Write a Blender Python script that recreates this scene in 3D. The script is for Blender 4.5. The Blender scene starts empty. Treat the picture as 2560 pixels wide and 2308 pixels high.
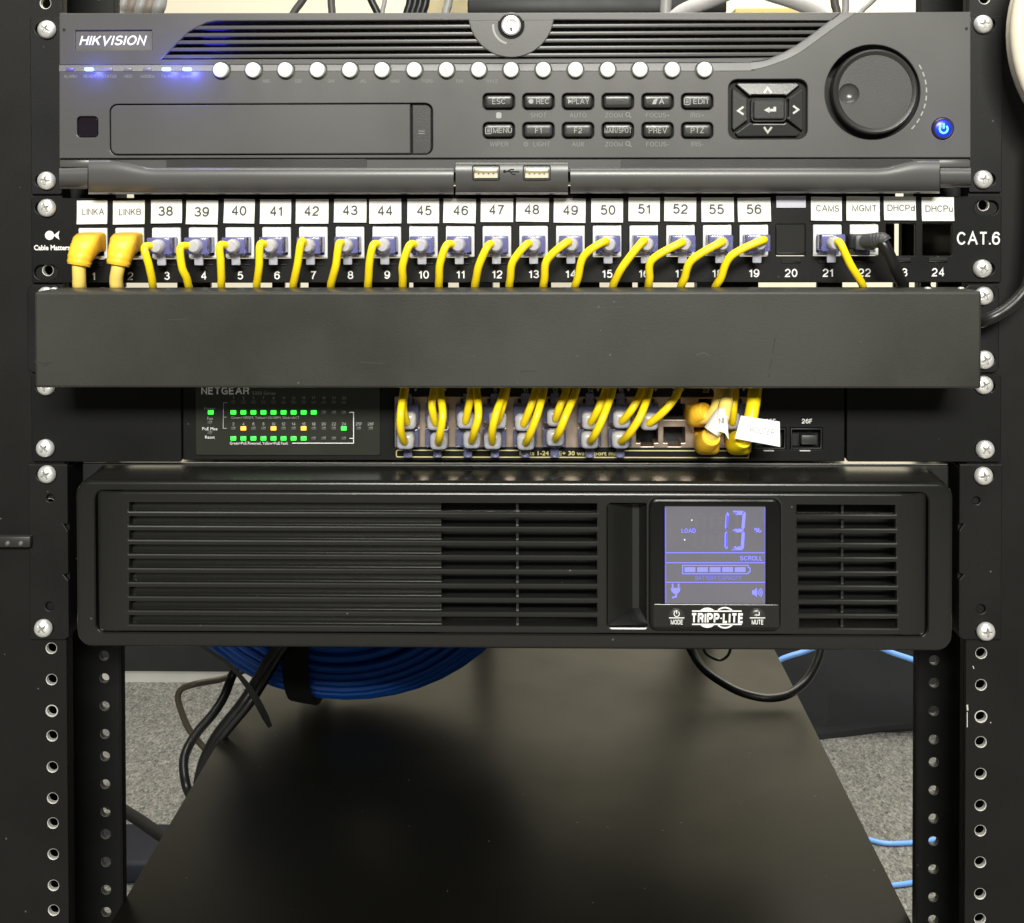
import bpy, bmesh, math, random
from mathutils import Vector, Matrix
from mathutils.geometry import tessellate_polygon
random.seed(7)
SC = bpy.context.scene
COL = SC.collection

# ------------------------------------------------------------------ camera
D = 0.65                      # camera distance from the rack plane (y = 0), metres
TH, PH, RO, F = 0.020968, -0.019432, -0.0020636, 3273.2
VP = (1363.0, 481.0)
_f = Vector((-math.sin(TH)*math.cos(PH), math.cos(TH)*math.cos(PH), math.sin(PH)))
_r0 = Vector((math.cos(TH), math.sin(TH), 0)); _u0 = _r0.cross(_f)
_r = _r0*math.cos(RO) + _u0*math.sin(RO)
_u = -_r0*math.sin(RO) + _u0*math.cos(RO)
PPX = VP[0] - F*_r.y/_f.y
PPY = VP[1] + F*_u.y/_f.y
cam_d = bpy.data.cameras.new('camera'); cam = bpy.data.objects.new('camera', cam_d); COL.objects.link(cam)
cam_d.sensor_width = 36; cam_d.lens = 36*F/2560
cam_d.shift_x = -(PPX-1280)/2560; cam_d.shift_y = -(1154-PPY)/2560
cam_d.clip_start = 0.02; cam_d.clip_end = 50
mw = Matrix((( _r.x, _u.x, -_f.x, 0), (_r.y, _u.y, -_f.y, -D), (_r.z, _u.z, -_f.z, 0), (0, 0, 0, 1)))
cam.matrix_world = mw
SC.camera = cam

# ------------------------------------------------------------------ light
w = bpy.data.worlds.new('World'); SC.world = w; w.use_nodes = True
w.node_tree.nodes['Background'].inputs[0].default_value = (1.0, 0.97, 0.91, 1)
w.node_tree.nodes['Background'].inputs[1].default_value = 0.06

def area(name, loc, target, sx, sy, power, col):
    l = bpy.data.lights.new(name, 'AREA'); l.shape = 'RECTANGLE'; l.size = sx; l.size_y = sy
    l.energy = power; l.color = col
    o = bpy.data.objects.new(name, l); COL.objects.link(o); o.location = loc
    o.rotation_euler = (Vector(target)-Vector(loc)).to_track_quat('-Z', 'Y').to_euler()
    return o
area('ceiling_lamp', (0.10, -2.65, 1.12), (0, 0, -0.05), 1.15, 0.42, 138, (0.985, 0.975, 0.89))
area('ceiling_lamp', (0.0, -0.12, 1.80), (0.0, -0.12, 0), 1.5, 1.0, 62, (0.985, 0.975, 0.91))
area('ceiling_lamp', (0.55, 1.15, 1.5), (0.40, 1.6, -0.6), 1.2, 0.6, 52, (0.99, 0.96, 0.83))
vs = SC.view_settings
vs.view_transform = 'Standard'; vs.look = 'None'; vs.exposure = 0; vs.gamma = 1; vs.use_curve_mapping = False

# ------------------------------------------------------------------ helpers
def P(px, py, y=0.0):
    """the point at depth y behind the rack plane that photograph pixel (px, py) shows"""
    v = _f + _r*((px-PPX)/F) + _u*((PPY-py)/F)
    p = Vector((0, -D, 0)) + v*((D+y)/v.y)
    p.y = y
    return p
def Pz(px, py, z):
    v = _f + _r*((px-PPX)/F) + _u*((PPY-py)/F)
    return Vector((0, -D, 0)) + v*(z/v.z)
def PX(n, y=0.0):            # n photograph pixels as metres at depth y
    return n/F*(D+y)
def XZ(px, py, y=0.0):
    p = P(px, py, y); return (p.x, p.z)
def R(px0, py0, px1, py1, y=0.0):
    xm, ym = (px0+px1)/2, (py0+py1)/2
    return P(px0, ym, y).x, P(px1, ym, y).x, P(xm, py1, y).z, P(xm, py0, y).z     # x0 x1 z0 z1

MATS = {}
def mat(name, col, rough=0.45, metal=0.0, bump=0.0, bscale=900, var=0.06, vscale=25, trans=0.0, emit=None, estr=0.0,
        spec=0.5, ior=1.45, dust=0.0, coat=0.0, sss=0.0):
    m = bpy.data.materials.new(name); m.use_nodes = True; MATS[name] = m
    nt = m.node_tree; b = nt.nodes['Principled BSDF']
    c = (*col, 1)
    b.inputs['Base Color'].default_value = c
    b.inputs['Roughness'].default_value = rough; b.inputs['Metallic'].default_value = metal
    b.inputs['IOR'].default_value = ior; b.inputs['Specular IOR Level'].default_value = spec
    b.inputs['Transmission Weight'].default_value = trans
    b.inputs['Coat Weight'].default_value = coat
    if sss:
        b.inputs['Subsurface Weight'].default_value = sss; b.inputs['Subsurface Radius'].default_value = (.004, .004, .003)
    if emit:
        b.inputs['Emission Color'].default_value = (*emit, 1); b.inputs['Emission Strength'].default_value = estr
    tc = nt.nodes.new('ShaderNodeTexCoord')
    if var:
        n = nt.nodes.new('ShaderNodeTexNoise'); n.inputs['Scale'].default_value = vscale; n.inputs['Detail'].default_value = 5
        nt.links.new(tc.outputs['Object'], n.inputs['Vector'])
        mr = nt.nodes.new('ShaderNodeMapRange'); mr.inputs[1].default_value = .3; mr.inputs[2].default_value = .7
        mr.inputs[3].default_value = max(.03, rough-var); mr.inputs[4].default_value = rough+var
        nt.links.new(n.outputs['Fac'], mr.inputs[0]); nt.links.new(mr.outputs[0], b.inputs['Roughness'])
        mx = nt.nodes.new('ShaderNodeMixRGB'); mx.blend_type = 'MULTIPLY'; mx.inputs[0].default_value = min(1, var*4)
        mx.inputs[1].default_value = c
        cr = nt.nodes.new('ShaderNodeValToRGB'); cr.color_ramp.elements[0].position = .3; cr.color_ramp.elements[1].position = .75
        cr.color_ramp.elements[0].color = (.62, .62, .62, 1)
        nt.links.new(n.outputs['Fac'], cr.inputs[0]); nt.links.new(cr.outputs[0], mx.inputs[2])
        out = mx.outputs[0]
        if dust:
            v = nt.nodes.new('ShaderNodeTexVoronoi'); v.inputs['Scale'].default_value = 110
            nt.links.new(tc.outputs['Object'], v.inputs['Vector'])
            lt = nt.nodes.new('ShaderNodeMath'); lt.operation = 'LESS_THAN'; lt.inputs[1].default_value = .05
            nt.links.new(v.outputs['Distance'], lt.inputs[0])
            n3 = nt.nodes.new('ShaderNodeTexNoise'); n3.inputs['Scale'].default_value = 40
            nt.links.new(tc.outputs['Object'], n3.inputs['Vector'])
            g3 = nt.nodes.new('ShaderNodeMath'); g3.operation = 'GREATER_THAN'; g3.inputs[1].default_value = .53
            nt.links.new(n3.outputs['Fac'], g3.inputs[0])
            ml = nt.nodes.new('ShaderNodeMath'); ml.operation = 'MULTIPLY'
            nt.links.new(lt.outputs[0], ml.inputs[0]); nt.links.new(g3.outputs[0], ml.inputs[1])
            m2 = nt.nodes.new('ShaderNodeMath'); m2.operation = 'MULTIPLY'; m2.inputs[1].default_value = dust
            nt.links.new(ml.outputs[0], m2.inputs[0])
            mx2 = nt.nodes.new('ShaderNodeMixRGB'); mx2.inputs[2].default_value = (.16, .155, .145, 1)
            nt.links.new(m2.outputs[0], mx2.inputs[0]); nt.links.new(out, mx2.inputs[1]); out = mx2.outputs[0]
        nt.links.new(out, b.inputs['Base Color'])
    if bump:
        n2 = nt.nodes.new('ShaderNodeTexNoise'); n2.inputs['Scale'].default_value = bscale; n2.inputs['Detail'].default_value = 3
        nt.links.new(tc.outputs['Object'], n2.inputs['Vector'])
        bp = nt.nodes.new('ShaderNodeBump'); bp.inputs['Strength'].default_value = bump; bp.inputs['Distance'].default_value = .0004
        nt.links.new(n2.outputs['Fac'], bp.inputs['Height']); nt.links.new(bp.outputs[0], b.inputs['Normal'])
    return m

RAIL = mat('rail_paint', (.0075, .0072, .0070), .48, spec=.27, bump=.16, bscale=1500, var=.06, dust=.5)
EAR = mat('ear_paint', (.0070, .0070, .0073), .46, spec=.28, bump=.12, bscale=1500, dust=.4)
POWDER = mat('powder_coat', (.030, .0303, .026), .40, bump=.12, bscale=1700, var=.11, vscale=11, dust=.4)
NVR = mat('recorder_plastic', (.082, .079, .077), .33, bump=.06, bscale=1500, var=.05, vscale=14)
NVRD = mat('recorder_dark_plastic', (.026, .0255, .025), .38, bump=.15, bscale=1500)
KEY = mat('key_rubber', (.030, .030, .029), .30, bump=.1, bscale=1200, var=.04)
UPSM = mat('ups_plastic', (.0115, .0115, .0105), .24, spec=.7, bump=.025, bscale=1600, var=.05, vscale=10, dust=.5)
UPSG = mat('ups_gloss', (.005, .005, .005), .16, var=.05)
BLACK = mat('black_void', (.006, .006, .006), .7)
DARK = mat('dark_metal', (.006, .006, .006), .5)
PANEL = mat('panel_paint', (.0045, .0045, .0045), .45, spec=.25, bump=.1, bscale=1500, dust=.3)
SWITCH = mat('switch_paint', (.0042, .0042, .0040), .55, spec=.22, bump=.12, bscale=1500, dust=.4)
SWGLOSS = mat('indicator_film', (.022, .024, .018), .30, var=.04)
BUTTON = mat('button_plastic', (.70, .70, .69), .38, var=.05, vscale=90)
WHITE = mat('white_plastic', (.80, .80, .79), .35, var=.03)
LABELP = mat('label_paper', (.78, .77, .73), .55, var=.03, vscale=60)
INK = mat('label_ink', (.045, .045, .045), .6, var=0)
PRINT = mat('white_print', (.80, .80, .78), .5, var=.03)
PRINTD = mat('grey_print', (.20, .20, .19), .6, var=0)
PRINTK = mat('key_print', (.33, .33, .315), .6, var=0)
GREYP = mat('pale_grey_print', (.50, .50, .48), .5, var=0)
GOLDP = mat('yellow_print', (.62, .56, .25), .5, var=0)
STEEL = mat('screw_steel', (.88, .87, .85), .40, metal=.6, bump=.1, bscale=900, var=.08, vscale=300)
ALU = mat('bare_thread', (.56, .55, .52), .45, metal=.2, bump=.8, bscale=1800, var=.05)
TAN = mat('port_shield', (.46, .36, .29), .35, metal=.75, var=.06, vscale=120)
GOLD = mat('usb_shell', (.80, .70, .45), .28, metal=.8, var=.05)
YEL = mat('yellow_jacket', (.97, .71, .010), .34, var=.04, vscale=80)
ORG = mat('amber_jacket', (.97, .56, .035), .38, var=.05, vscale=80)
CLEAR = mat('clear_plug', (.44, .45, .97), .12, trans=.76, var=.03)
FROST = mat('frosted_boot', (.84, .85, .96), .22, trans=.55, var=.03)
SMOKE = mat('smoky_plug', (.28, .29, .50), .14, trans=.68, var=.03)
BCORD = mat('black_cord', (.012, .012, .012), .35, var=.06, vscale=100)
GBOOT = mat('charcoal_boot', (.050, .050, .052), .4, var=.05)
BROWNC = mat('brown_cord', (.075, .062, .042), .45)
BLUE = mat('blue_jacket', (.007, .12, .58), .36, var=.06, vscale=120)
LBLUE = mat('light_blue_jacket', (.16, .36, .82), .38)
VELCRO = mat('velcro', (.008, .008, .008), .9, bump=.8, bscale=2500)
SHELF = mat('shelf_paint', (.0062, .0061, .0049), .34, spec=.14, bump=.10, bscale=900, var=.07, vscale=9, dust=.8)
CREAM = mat('cream_jacket', (.74, .67, .54), .45)
GREYC = mat('grey_cord', (.30, .29, .28), .42)
DGREYC = mat('dark_grey_cord', (.075, .070, .065), .45)
CARD = mat('cardboard', (.50, .42, .25), .8, bump=.5, bscale=300, var=.08, vscale=40)
BAGM = mat('black_fabric', (.016, .018, .020), .75, bump=.8, bscale=900, var=.06, vscale=12)
NAVY = mat('navy_fabric', (.0018, .0026, .010), .7, bump=.5, bscale=700)
CABM = mat('charcoal_laminate', (.020, .021, .022), .55)
PLINTH = mat('pale_plinth', (.50, .49, .46), .6)
LEDG = mat('green_led', (.05, .5, .08), .3, emit=(.035, 1.0, .045), estr=1.9, var=0)
LEDO = mat('amber_led', (.6, .3, .05), .3, emit=(1.0, .40, .03), estr=2.2, var=0)
LEDB = mat('blue_led', (.1, .2, .8), .3, emit=(.10, .22, 1.0), estr=7, var=0)
LEDBI = mat('blue_icon', (.1, .3, .8), .3, emit=(.06, .38, 1.0), estr=2.2, var=0)
LEDBR = mat('blue_ring', (.01, .02, .3), .3, emit=(.01, .03, .45), estr=.45, var=0)
LEDX = mat('unlit_led', (.070, .070, .062), .4, var=0)
LCD = mat('lcd_face', (.10, .098, .11), .16, emit=(.60, .58, .65), estr=.10, var=.04, vscale=30)
LCDS = mat('lcd_segment', (.1, .1, .6), .4, emit=(.18, .18, 1.0), estr=1.2, var=0)
LCDD = mat('lcd_dim_segment', (.1, .1, .5), .4, emit=(.13, .11, .75), estr=.7, var=0)
LCDG = mat('lcd_ghost', (.10, .098, .11), .2, emit=(.56, .54, .66), estr=.096, var=0)

def uneven_backlight(m):
    nt = m.node_tree; b = nt.nodes['Principled BSDF']; tc = nt.nodes.new('ShaderNodeTexCoord')
    n = nt.nodes.new('ShaderNodeTexNoise'); n.inputs['Scale'].default_value = 26; n.inputs['Detail'].default_value = 2
    nt.links.new(tc.outputs['Object'], n.inputs['Vector'])
    cr = nt.nodes.new('ShaderNodeValToRGB'); cr.color_ramp.elements[0].position = .32; cr.color_ramp.elements[1].position = .68
    cr.color_ramp.elements[0].color = (.46, .44, .66, 1); cr.color_ramp.elements[1].color = (.64, .62, .68, 1)
    nt.links.new(n.outputs['Fac'], cr.inputs[0]); nt.links.new(cr.outputs[0], b.inputs['Emission Color'])
uneven_backlight(LCD)

class MB:
    def __init__(s): s.v = []; s.f = []; s.m = []; s.sm = []; s.mats = []
    def mi(s, m):
        if m not in s.mats: s.mats.append(m)
        return s.mats.index(m)
    def add(s, vs_, fs, m, smooth=False):
        o = len(s.v); k = s.mi(m)
        s.v += [Vector(p) for p in vs_]
        for f in fs: s.f.append(tuple(i+o for i in f)); s.m.append(k); s.sm.append(smooth)
        return s
    def box(s, x0, x1, y0, y1, z0, z1, m, bevel=0.0, seg=2, rot=None):
        bm = bmesh.new(); bmesh.ops.create_cube(bm, size=1)
        c = Vector(((x0+x1)/2, (y0+y1)/2, (z0+z1)/2)); d = (abs(x1-x0), abs(y1-y0), abs(z1-z0))
        for v in bm.verts: v.co = Vector((v.co.x*d[0], v.co.y*d[1], v.co.z*d[2]))
        if bevel: bmesh.ops.bevel(bm, geom=bm.edges[:], offset=bevel, segments=seg, profile=.5, affect='EDGES')
        for v in bm.verts: v.co = (rot @ v.co if rot else v.co) + c
        bm.verts.index_update()
        s.add([v.co for v in bm.verts], [[v.index for v in f.verts] for f in bm.faces], m, bool(bevel)); bm.free()
        return s
    def lathe(s, cx, cz, prof, m, seg=32, smooth=True, cap=True):
        """profile of (radius, y) around an axis along y"""
        vs_ = []; fs = []
        for r, y in prof:
            for i in range(seg):
                a = 2*math.pi*i/seg; vs_.append((cx+r*math.cos(a), y, cz+r*math.sin(a)))
        for j in range(len(prof)-1):
            for i in range(seg):
                a = j*seg+i; b = j*seg+(i+1) % seg; fs.append((a, b, b+seg, a+seg))
        if cap:
            fs.append(tuple(range(seg))); n = (len(prof)-1)*seg; fs.append(tuple(range(n, n+seg)))
        return s.add(vs_, fs, m, smooth)
    def tube(s, pts, r, m, seg=10, sub=6, raw=False):
        pts = [Vector(p) for p in pts]; path = []; rad = []
        rs = r if isinstance(r, (list, tuple)) else [r]*len(pts)
        if raw: path = pts; rad = list(rs)
        else:
            for i in range(len(pts)-1):
                p0 = pts[max(i-1, 0)]; p1 = pts[i]; p2 = pts[i+1]; p3 = pts[min(i+2, len(pts)-1)]
                for k in range(sub):
                    t = k/sub
                    path.append(.5*((2*p1)+(p2-p0)*t+(2*p0-5*p1+4*p2-p3)*t*t+(3*p1-p0-3*p2+p3)*t**3))
                    rad.append(rs[i]*(1-t)+rs[i+1]*t)
            path.append(pts[-1]); rad.append(rs[-1])
        t0 = (path[1]-path[0]).normalized(); n = t0.orthogonal().normalized()
        vs_ = []; fs = []
        for i, p in enumerate(path):
            t = (path[min(i+1, len(path)-1)]-path[max(i-1, 0)]).normalized()
            n = (n-t*n.dot(t)).normalized(); b = t.cross(n)
            for k in range(seg):
                a = 2*math.pi*k/seg; vs_.append(p+(n*math.cos(a)+b*math.sin(a))*rad[i])
        for i in range(len(path)-1):
            for k in range(seg):
                a = i*seg+k; b2 = i*seg+(k+1) % seg; fs.append((a, b2, b2+seg, a+seg))
        fs.append(tuple(range(seg))); q = (len(path)-1)*seg; fs.append(tuple(range(q, q+seg)))
        return s.add(vs_, fs, m, True)
    def sweep(s, pts, secs, m, ribs=0.0, n=30, k=28):
        """moulded body along a path that leaves along -y; secs = (width, height, roundness exponent) per point"""
        pts = [Vector(p) for p in pts]; vs_ = []; fs = []
        def ev(u):
            j = min(int(u), len(pts)-2); t = u-j
            p0, p1, p2, p3 = pts[max(j-1, 0)], pts[j], pts[j+1], pts[min(j+2, len(pts)-1)]
            a, b = secs[j], secs[j+1]
            return .5*((2*p1)+(p2-p0)*t+(2*p0-5*p1+4*p2-p3)*t*t+(3*p1-p0-3*p2+p3)*t**3), [a[i]+(b[i]-a[i])*t for i in range(3)]
        N = len(pts)-1
        for i in range(n+1):
            u = i/n*N; c, (w_, h_, e) = ev(u); c2, _ = ev(min(N, u+.02)); c1, _ = ev(max(0, u-.02))
            T = (c2-c1).normalized(); rx = Vector((1, 0, 0)); rx = (rx-T*rx.dot(T)).normalized(); up_ = rx.cross(T)
            g = 1+(ribs if (i % 3 == 0 and .35 < i/n < .97) else 0)
            for q in range(k):
                a = 2*math.pi*q/k; ca, sa = math.cos(a), math.sin(a)
                x = math.copysign(abs(ca)**(2/e), ca)*w_/2*g; z = math.copysign(abs(sa)**(2/e), sa)*h_/2*g
                vs_.append(c+rx*x+up_*z)
        for i in range(n):
            for q in range(k): a = i*k+q; b = i*k+(q+1) % k; fs.append((a, b, b+k, a+k))
        fs.append(tuple(range(k))); z0 = n*k; fs.append(tuple(range(z0, z0+k)))
        return s.add(vs_, fs, m, True)
    def plate(s, outer, holes, y0, y1, m, bev=0.0, wall=None, back=True):
        """solid sheet: outline and holes as (x, z) lists, front face at y0, back at y1"""
        loops = [outer]+list(holes); wall = wall or m
        def off(poly, d, hole):
            n = len(poly); A = sum(poly[i][0]*poly[(i+1) % n][1]-poly[(i+1) % n][0]*poly[i][1] for i in range(n))
            sg = 1 if A > 0 else -1
            if hole: sg = -sg
            out = []
            for i in range(n):
                a, b, c = poly[i-1], poly[i], poly[(i+1) % n]
                e1 = Vector((b[0]-a[0], b[1]-a[1])); e2 = Vector((c[0]-b[0], c[1]-b[1]))
                if e1.length < 1e-9: e1 = e2
                if e2.length < 1e-9: e2 = e1
                n1 = Vector((-e1.y, e1.x)).normalized(); n2 = Vector((-e2.y, e2.x)).normalized()
                q = n1+n2
                q = n1 if q.length < 1e-6 else q.normalized()
                k = max(.5, q.dot(n1))
                out.append((b[0]+sg*q.x*d/k, b[1]+sg*q.y*d/k))
            return out
        rings = [(0.0, y1)]
        if bev: rings += [(0.0, y0+bev), (.3*bev, y0+.3*bev), (bev, y0)]
        else: rings += [(0.0, y0)]
        for li, lp in enumerate(loops):
            n = len(lp); vs_ = []; fs = []
            for (d, y) in rings:
                for p in (off(lp, d, li > 0) if d else lp): vs_.append((p[0], y, p[1]))
            for j in range(len(rings)-1):
                for i in range(n):
                    a = j*n+i; b = j*n+(i+1) % n; fs.append((a, b, b+n, a+n))
            s.add(vs_, fs, wall if li else m, False)
        ins = [off(lp, bev, i > 0) if bev else lp for i, lp in enumerate(loops)]
        for (lps, y, flip) in ([(ins, y0, False)]+([(loops, y1, True)] if back else [])):
            vecs = [[Vector((p[0], p[1], 0)) for p in lp] for lp in lps]
            tri = tessellate_polygon(vecs); flat = [v for lp in vecs for v in lp]; fs = []
            for t in tri:
                a, b, c = (flat[i] for i in t)
                up = (b-a).cross(c-a).z
                if abs(up) < 1e-14: continue
                t = tuple(t) if up > 0 else tuple(reversed(t))
                if flip: t = tuple(reversed(t))
                fs.append(t)
            s.add([(v.x, y, v.y) for v in flat], fs, m)
        return s
    def text(s, txt, x, z, y, cap, m, align='CENTER', shear=0.0, bold=0.0, sx=1.0, tilt=0.0, width=None, spacing=1.0):
        """flat lettering of cap height `cap`, vertically centred at z, a hair in front of y"""
        vs_, fs, h, x0, x1 = glyphs(txt, bold, spacing)
        k = cap/h; wd = x1-x0
        if width: sx = width/(wd*k)
        ox = {'CENTER': (x0+x1)/2, 'LEFT': x0, 'RIGHT': x1}[align]
        ct, st = math.cos(tilt), math.sin(tilt); out = []
        lay = _LAY.get((txt, bold, spacing))
        for i, (u, v) in enumerate(vs_):
            a = (u-ox)*k*sx; b = (v-h/2)*k; a += b*shear
            out.append((x+a*ct-b*st, y-.00009-(.000015*lay[i] if lay else 0), z+a*st+b*ct))
        return s.add(out, fs, m)
    def quad(s, p, m): return s.add(p, [(0, 1, 2, 3)], m)
    def strip(s, pts, wd, y, m, closed=False):
        """flat printed line of width wd through (x, z) points, a hair in front of y"""
        n = len(pts); vs_ = []; fs = []
        for i in range(n):
            a = Vector(pts[i-1] if (closed or i > 0) else pts[i]); c = Vector(pts[(i+1) % n] if (closed or i < n-1) else pts[i])
            b = Vector(pts[i]); d1 = (b-a); d2 = (c-b)
            d1 = d1.normalized() if d1.length > 1e-9 else d2.normalized(); d2 = d2.normalized() if d2.length > 1e-9 else d1
            nn = Vector((-d1.y-d2.y, d1.x+d2.x)); nn = nn.normalized() if nn.length > 1e-6 else Vector((-d1.y, d1.x))
            k = max(.5, nn.dot(Vector((-d1.y, d1.x))))
            for sg in (1, -1):
                q = b+nn*sg*wd/2/k; vs_.append((q.x, y-.0001, q.y))
        for i in range(n if closed else n-1):
            a = 2*i; b2 = 2*((i+1) % n); fs.append((a, b2, b2+1, a+1))
        return s.add(vs_, fs, m)
    def build(s, name, parent=None, root=(0, 0, 0)):
        me = bpy.data.meshes.new(name); root = Vector(root)
        me.from_pydata([tuple(v-root) for v in s.v], [], s.f)
        for m in s.mats: me.materials.append(m)
        me.polygons.foreach_set('material_index', s.m); me.polygons.foreach_set('use_smooth', s.sm)
        bm = bmesh.new(); bm.from_mesh(me)
        bmesh.ops.recalc_face_normals(bm, faces=[f for f in bm.faces]); bm.to_mesh(me); bm.free()
        me.update()
        if any(s.sm):
            try: me.set_sharp_from_angle(angle=math.radians(38))
            except Exception: pass
        o = bpy.data.objects.new(name, me); COL.objects.link(o)
        if parent is not None: o.parent = parent
        else: o.location = root
        return o

_G = {}; _LAY = {}
def _arc(cx, cy, rx, ry, a0, a1, n=14): return [(cx+rx*math.cos(math.radians(a0+(a1-a0)*i/n)), cy+ry*math.sin(math.radians(a0+(a1-a0)*i/n))) for i in range(n+1)]
_S6 = [_arc(.5, .32, .5, .32, 0, 360, 22), _arc(.56, .52, .56, .48, 205, 35, 12)]
# centre lines of a plain grotesque alphabet: width, strokes in a unit box
STROKES = {
 '0': (.54, [_arc(.5, .5, .5, .5, 0, 360, 26)]), '1': (.32, [[(.0, .74), (.45, .79), (.72, .90), (.82, 1.0)], [(.82, 1.02), (.82, -.06)]]),
 '2': (.54, [_arc(.5, .70, .48, .30, 175, -25, 14)+[(.75, .44), (.2, .20), (.02, 0), (1.0, 0)]]),
 '3': (.54, [_arc(.48, .755, .43, .245, 165, -75, 14)+[(.36, .52)], [(.38, .52)]+_arc(.48, .265, .52, .265, 80, -165, 14)]),
 '4': (.56, [[(.74, -.06), (.74, 1.0), (0, .27)], [(-.04, .27), (1.04, .27)]]), '5': (.54, [[(.92, 1), (.2, 1), (.08, .47)], _arc(.48, .325, .52, .325, 144, -155, 18)]),
 '6': (.54, _S6), '7': (.54, [[(0, 1), (1, 1), (.62, .55), (.42, .25), (.34, -.06)]]),
 '8': (.54, [_arc(.5, .755, .42, .245, 0, 360, 20), _arc(.5, .26, .5, .26, 0, 360, 20)]), '9': (.54, [[(1-x, 1-y) for x, y in p] for p in _S6]),
 'A': (.72, [[(-.02, -.06), (.5, 1.02), (1.02, -.06)], [(.2, .34), (.8, .34)]]),
 'B': (.58, [[(0, 0), (0, 1), (.6, 1)]+_arc(.6, .76, .32, .24, 90, -90, 10)+[(0, .52)], [(.6, .52)]+_arc(.62, .26, .38, .26, 90, -90, 10)+[(0, 0)]]),
 'C': (.66, [_arc(.5, .5, .5, .5, 35, 325, 22)]), 'D': (.64, [[(0, 0), (0, 1), (.45, 1)]+_arc(.45, .5, .55, .5, 90, -90, 16)+[(0, 0)]]),
 'E': (.52, [[(1, 1), (0, 1), (0, 0), (1, 0)], [(0, .53), (.92, .53)]]), 'F': (.50, [[(1, 1), (0, 1), (0, -.06)], [(0, .52), (.88, .52)]]),
 'G': (.68, [_arc(.5, .5, .5, .5, 40, 330, 22)+[(.98, .1), (.98, .46), (.52, .46)]]), 'H': (.60, [[(0, -.06), (0, 1.06)], [(1, -.06), (1, 1.06)], [(0, .53), (1, .53)]]),
 'I': (.001, [[(0, -.06), (0, 1.06)]]), 'J': (.42, [[(1, 1.06), (1, .3)]+_arc(.5, .28, .5, .28, 0, -180, 10)]),
 'K': (.60, [[(0, -.06), (0, 1.06)], [(.96, 1.05), (0, .34)], [(.36, .60), (1.02, -.05)]]), 'L': (.46, [[(0, 1.06), (0, 0), (1, 0)]]),
 'M': (.74, [[(0, -.06), (0, 1), (.5, 0), (1, 1), (1, -.06)]]), 'N': (.60, [[(0, -.06), (0, 1), (1, 0), (1, 1.06)]]),
 'O': (.72, [_arc(.5, .5, .5, .5, 0, 360, 28)]), 'P': (.56, [[(0, -.06), (0, 1), (.55, 1)]+_arc(.58, .73, .42, .27, 90, -90, 12)+[(0, .46)]]),
 'Q': (.72, [_arc(.5, .5, .5, .5, 0, 360, 28), [(.6, .22), (1.0, -.06)]]),
 'R': (.58, [[(0, -.06), (0, 1), (.58, 1)]+_arc(.6, .75, .38, .25, 90, -90, 12)+[(0, .50)], [(.58, .50), (.86, .40), (.92, .12), (1.0, -.06)]]),
 'S': (.58, [_arc(.5, .755, .44, .245, 20, 262, 14)+_arc(.5, .26, .5, .26, 82, -165, 14)]), 'T': (.58, [[(0, 1), (1, 1)], [(.5, 1), (.5, -.06)]]),
 'U': (.58, [[(0, 1.06), (0, .34)]+_arc(.5, .32, .5, .32, 180, 360, 14)+[(1, 1.06)]]), 'V': (.66, [[(-.02, 1.06), (.5, -.02), (1.02, 1.06)]]),
 'W': (.98, [[(-.02, 1.06), (.25, 0), (.5, 1), (.75, 0), (1.02, 1.06)]]), 'X': (.62, [[(0, 1.05), (1, -.05)], [(0, -.05), (1, 1.05)]]),
 'Y': (.64, [[(0, 1.05), (.5, .44), (1, 1.05)], [(.5, .46), (.5, -.06)]]), 'Z': (.58, [[(.02, 1), (1, 1), (0, 0), (1.02, 0)]]),
 '.': (.001, [[(0, -.06), (0, .08)]]), '-': (.30, [[(0, .38), (1, .38)]]), '+': (.46, [[(0, .42), (1, .42)], [(.5, .16), (.5, .68)]]),
 '/': (.34, [[(0, -.06), (1, 1.06)]]), '%': (.86, [_arc(.2, .76, .2, .24, 0, 360, 14), _arc(.8, .24, .2, .24, 0, 360, 14), [(.25, -.05), (.75, 1.05)]]),
 '·': (.001, [[(0, .40), (0, .56)]]),
 'd': (.46, [_arc(.46, .34, .46, .34, 0, 360, 18), [(1, 1.06), (1, -.06)]]), 'u': (.44, [[(0, .74), (0, .26)]+_arc(.48, .26, .48, .26, 180, 360, 10)+[(1, .74)], [(1, .3), (1, -.06)]]),
}
def stroke_text(txt, bold, spacing):
    wd = .118+2.2*bold; hh = wd/2; vs_ = []; fs = []; x = 0.0; lay = []; cnt = 0
    for ch in txt:
        if ch == ' ': x += .38; continue
        w_, ps = STROKES[ch]
        for p in ps:
            pts = [Vector((x+hh+a*w_, hh+b*(1-wd))) for a, b in p]
            pts = [Vector((q.x, min(1.0, max(0.0, q.y)))) for q in pts]; n = len(pts); o = len(vs_); cnt += 1
            closed = (pts[0]-pts[-1]).length < 1e-4
            for i in range(n):
                a = pts[i-1] if i > 0 else (pts[-2] if closed else pts[0]); c = pts[i+1] if i < n-1 else (pts[1] if closed else pts[-1]); b = pts[i]
                d1, d2 = b-a, c-b
                if d1.length < 1e-6: d1 = d2
                if d2.length < 1e-6: d2 = d1
                d1.normalize(); d2.normalize(); n1 = Vector((-d1.y, d1.x)); nn = n1+Vector((-d2.y, d2.x))
                nn = nn.normalized() if nn.length > 1e-3 else n1
                k = max(.42, nn.dot(n1))
                for sg in (1, -1): q = b+nn*sg*hh/k; vs_.append((q.x, q.y)); lay.append(cnt % 3)
            for i in range(n-1): a = o+2*i; fs.append((a, a+2, a+3, a+1))
        x += w_+wd+.115*spacing+.07*(spacing-1)*4
    return vs_, fs, lay
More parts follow.
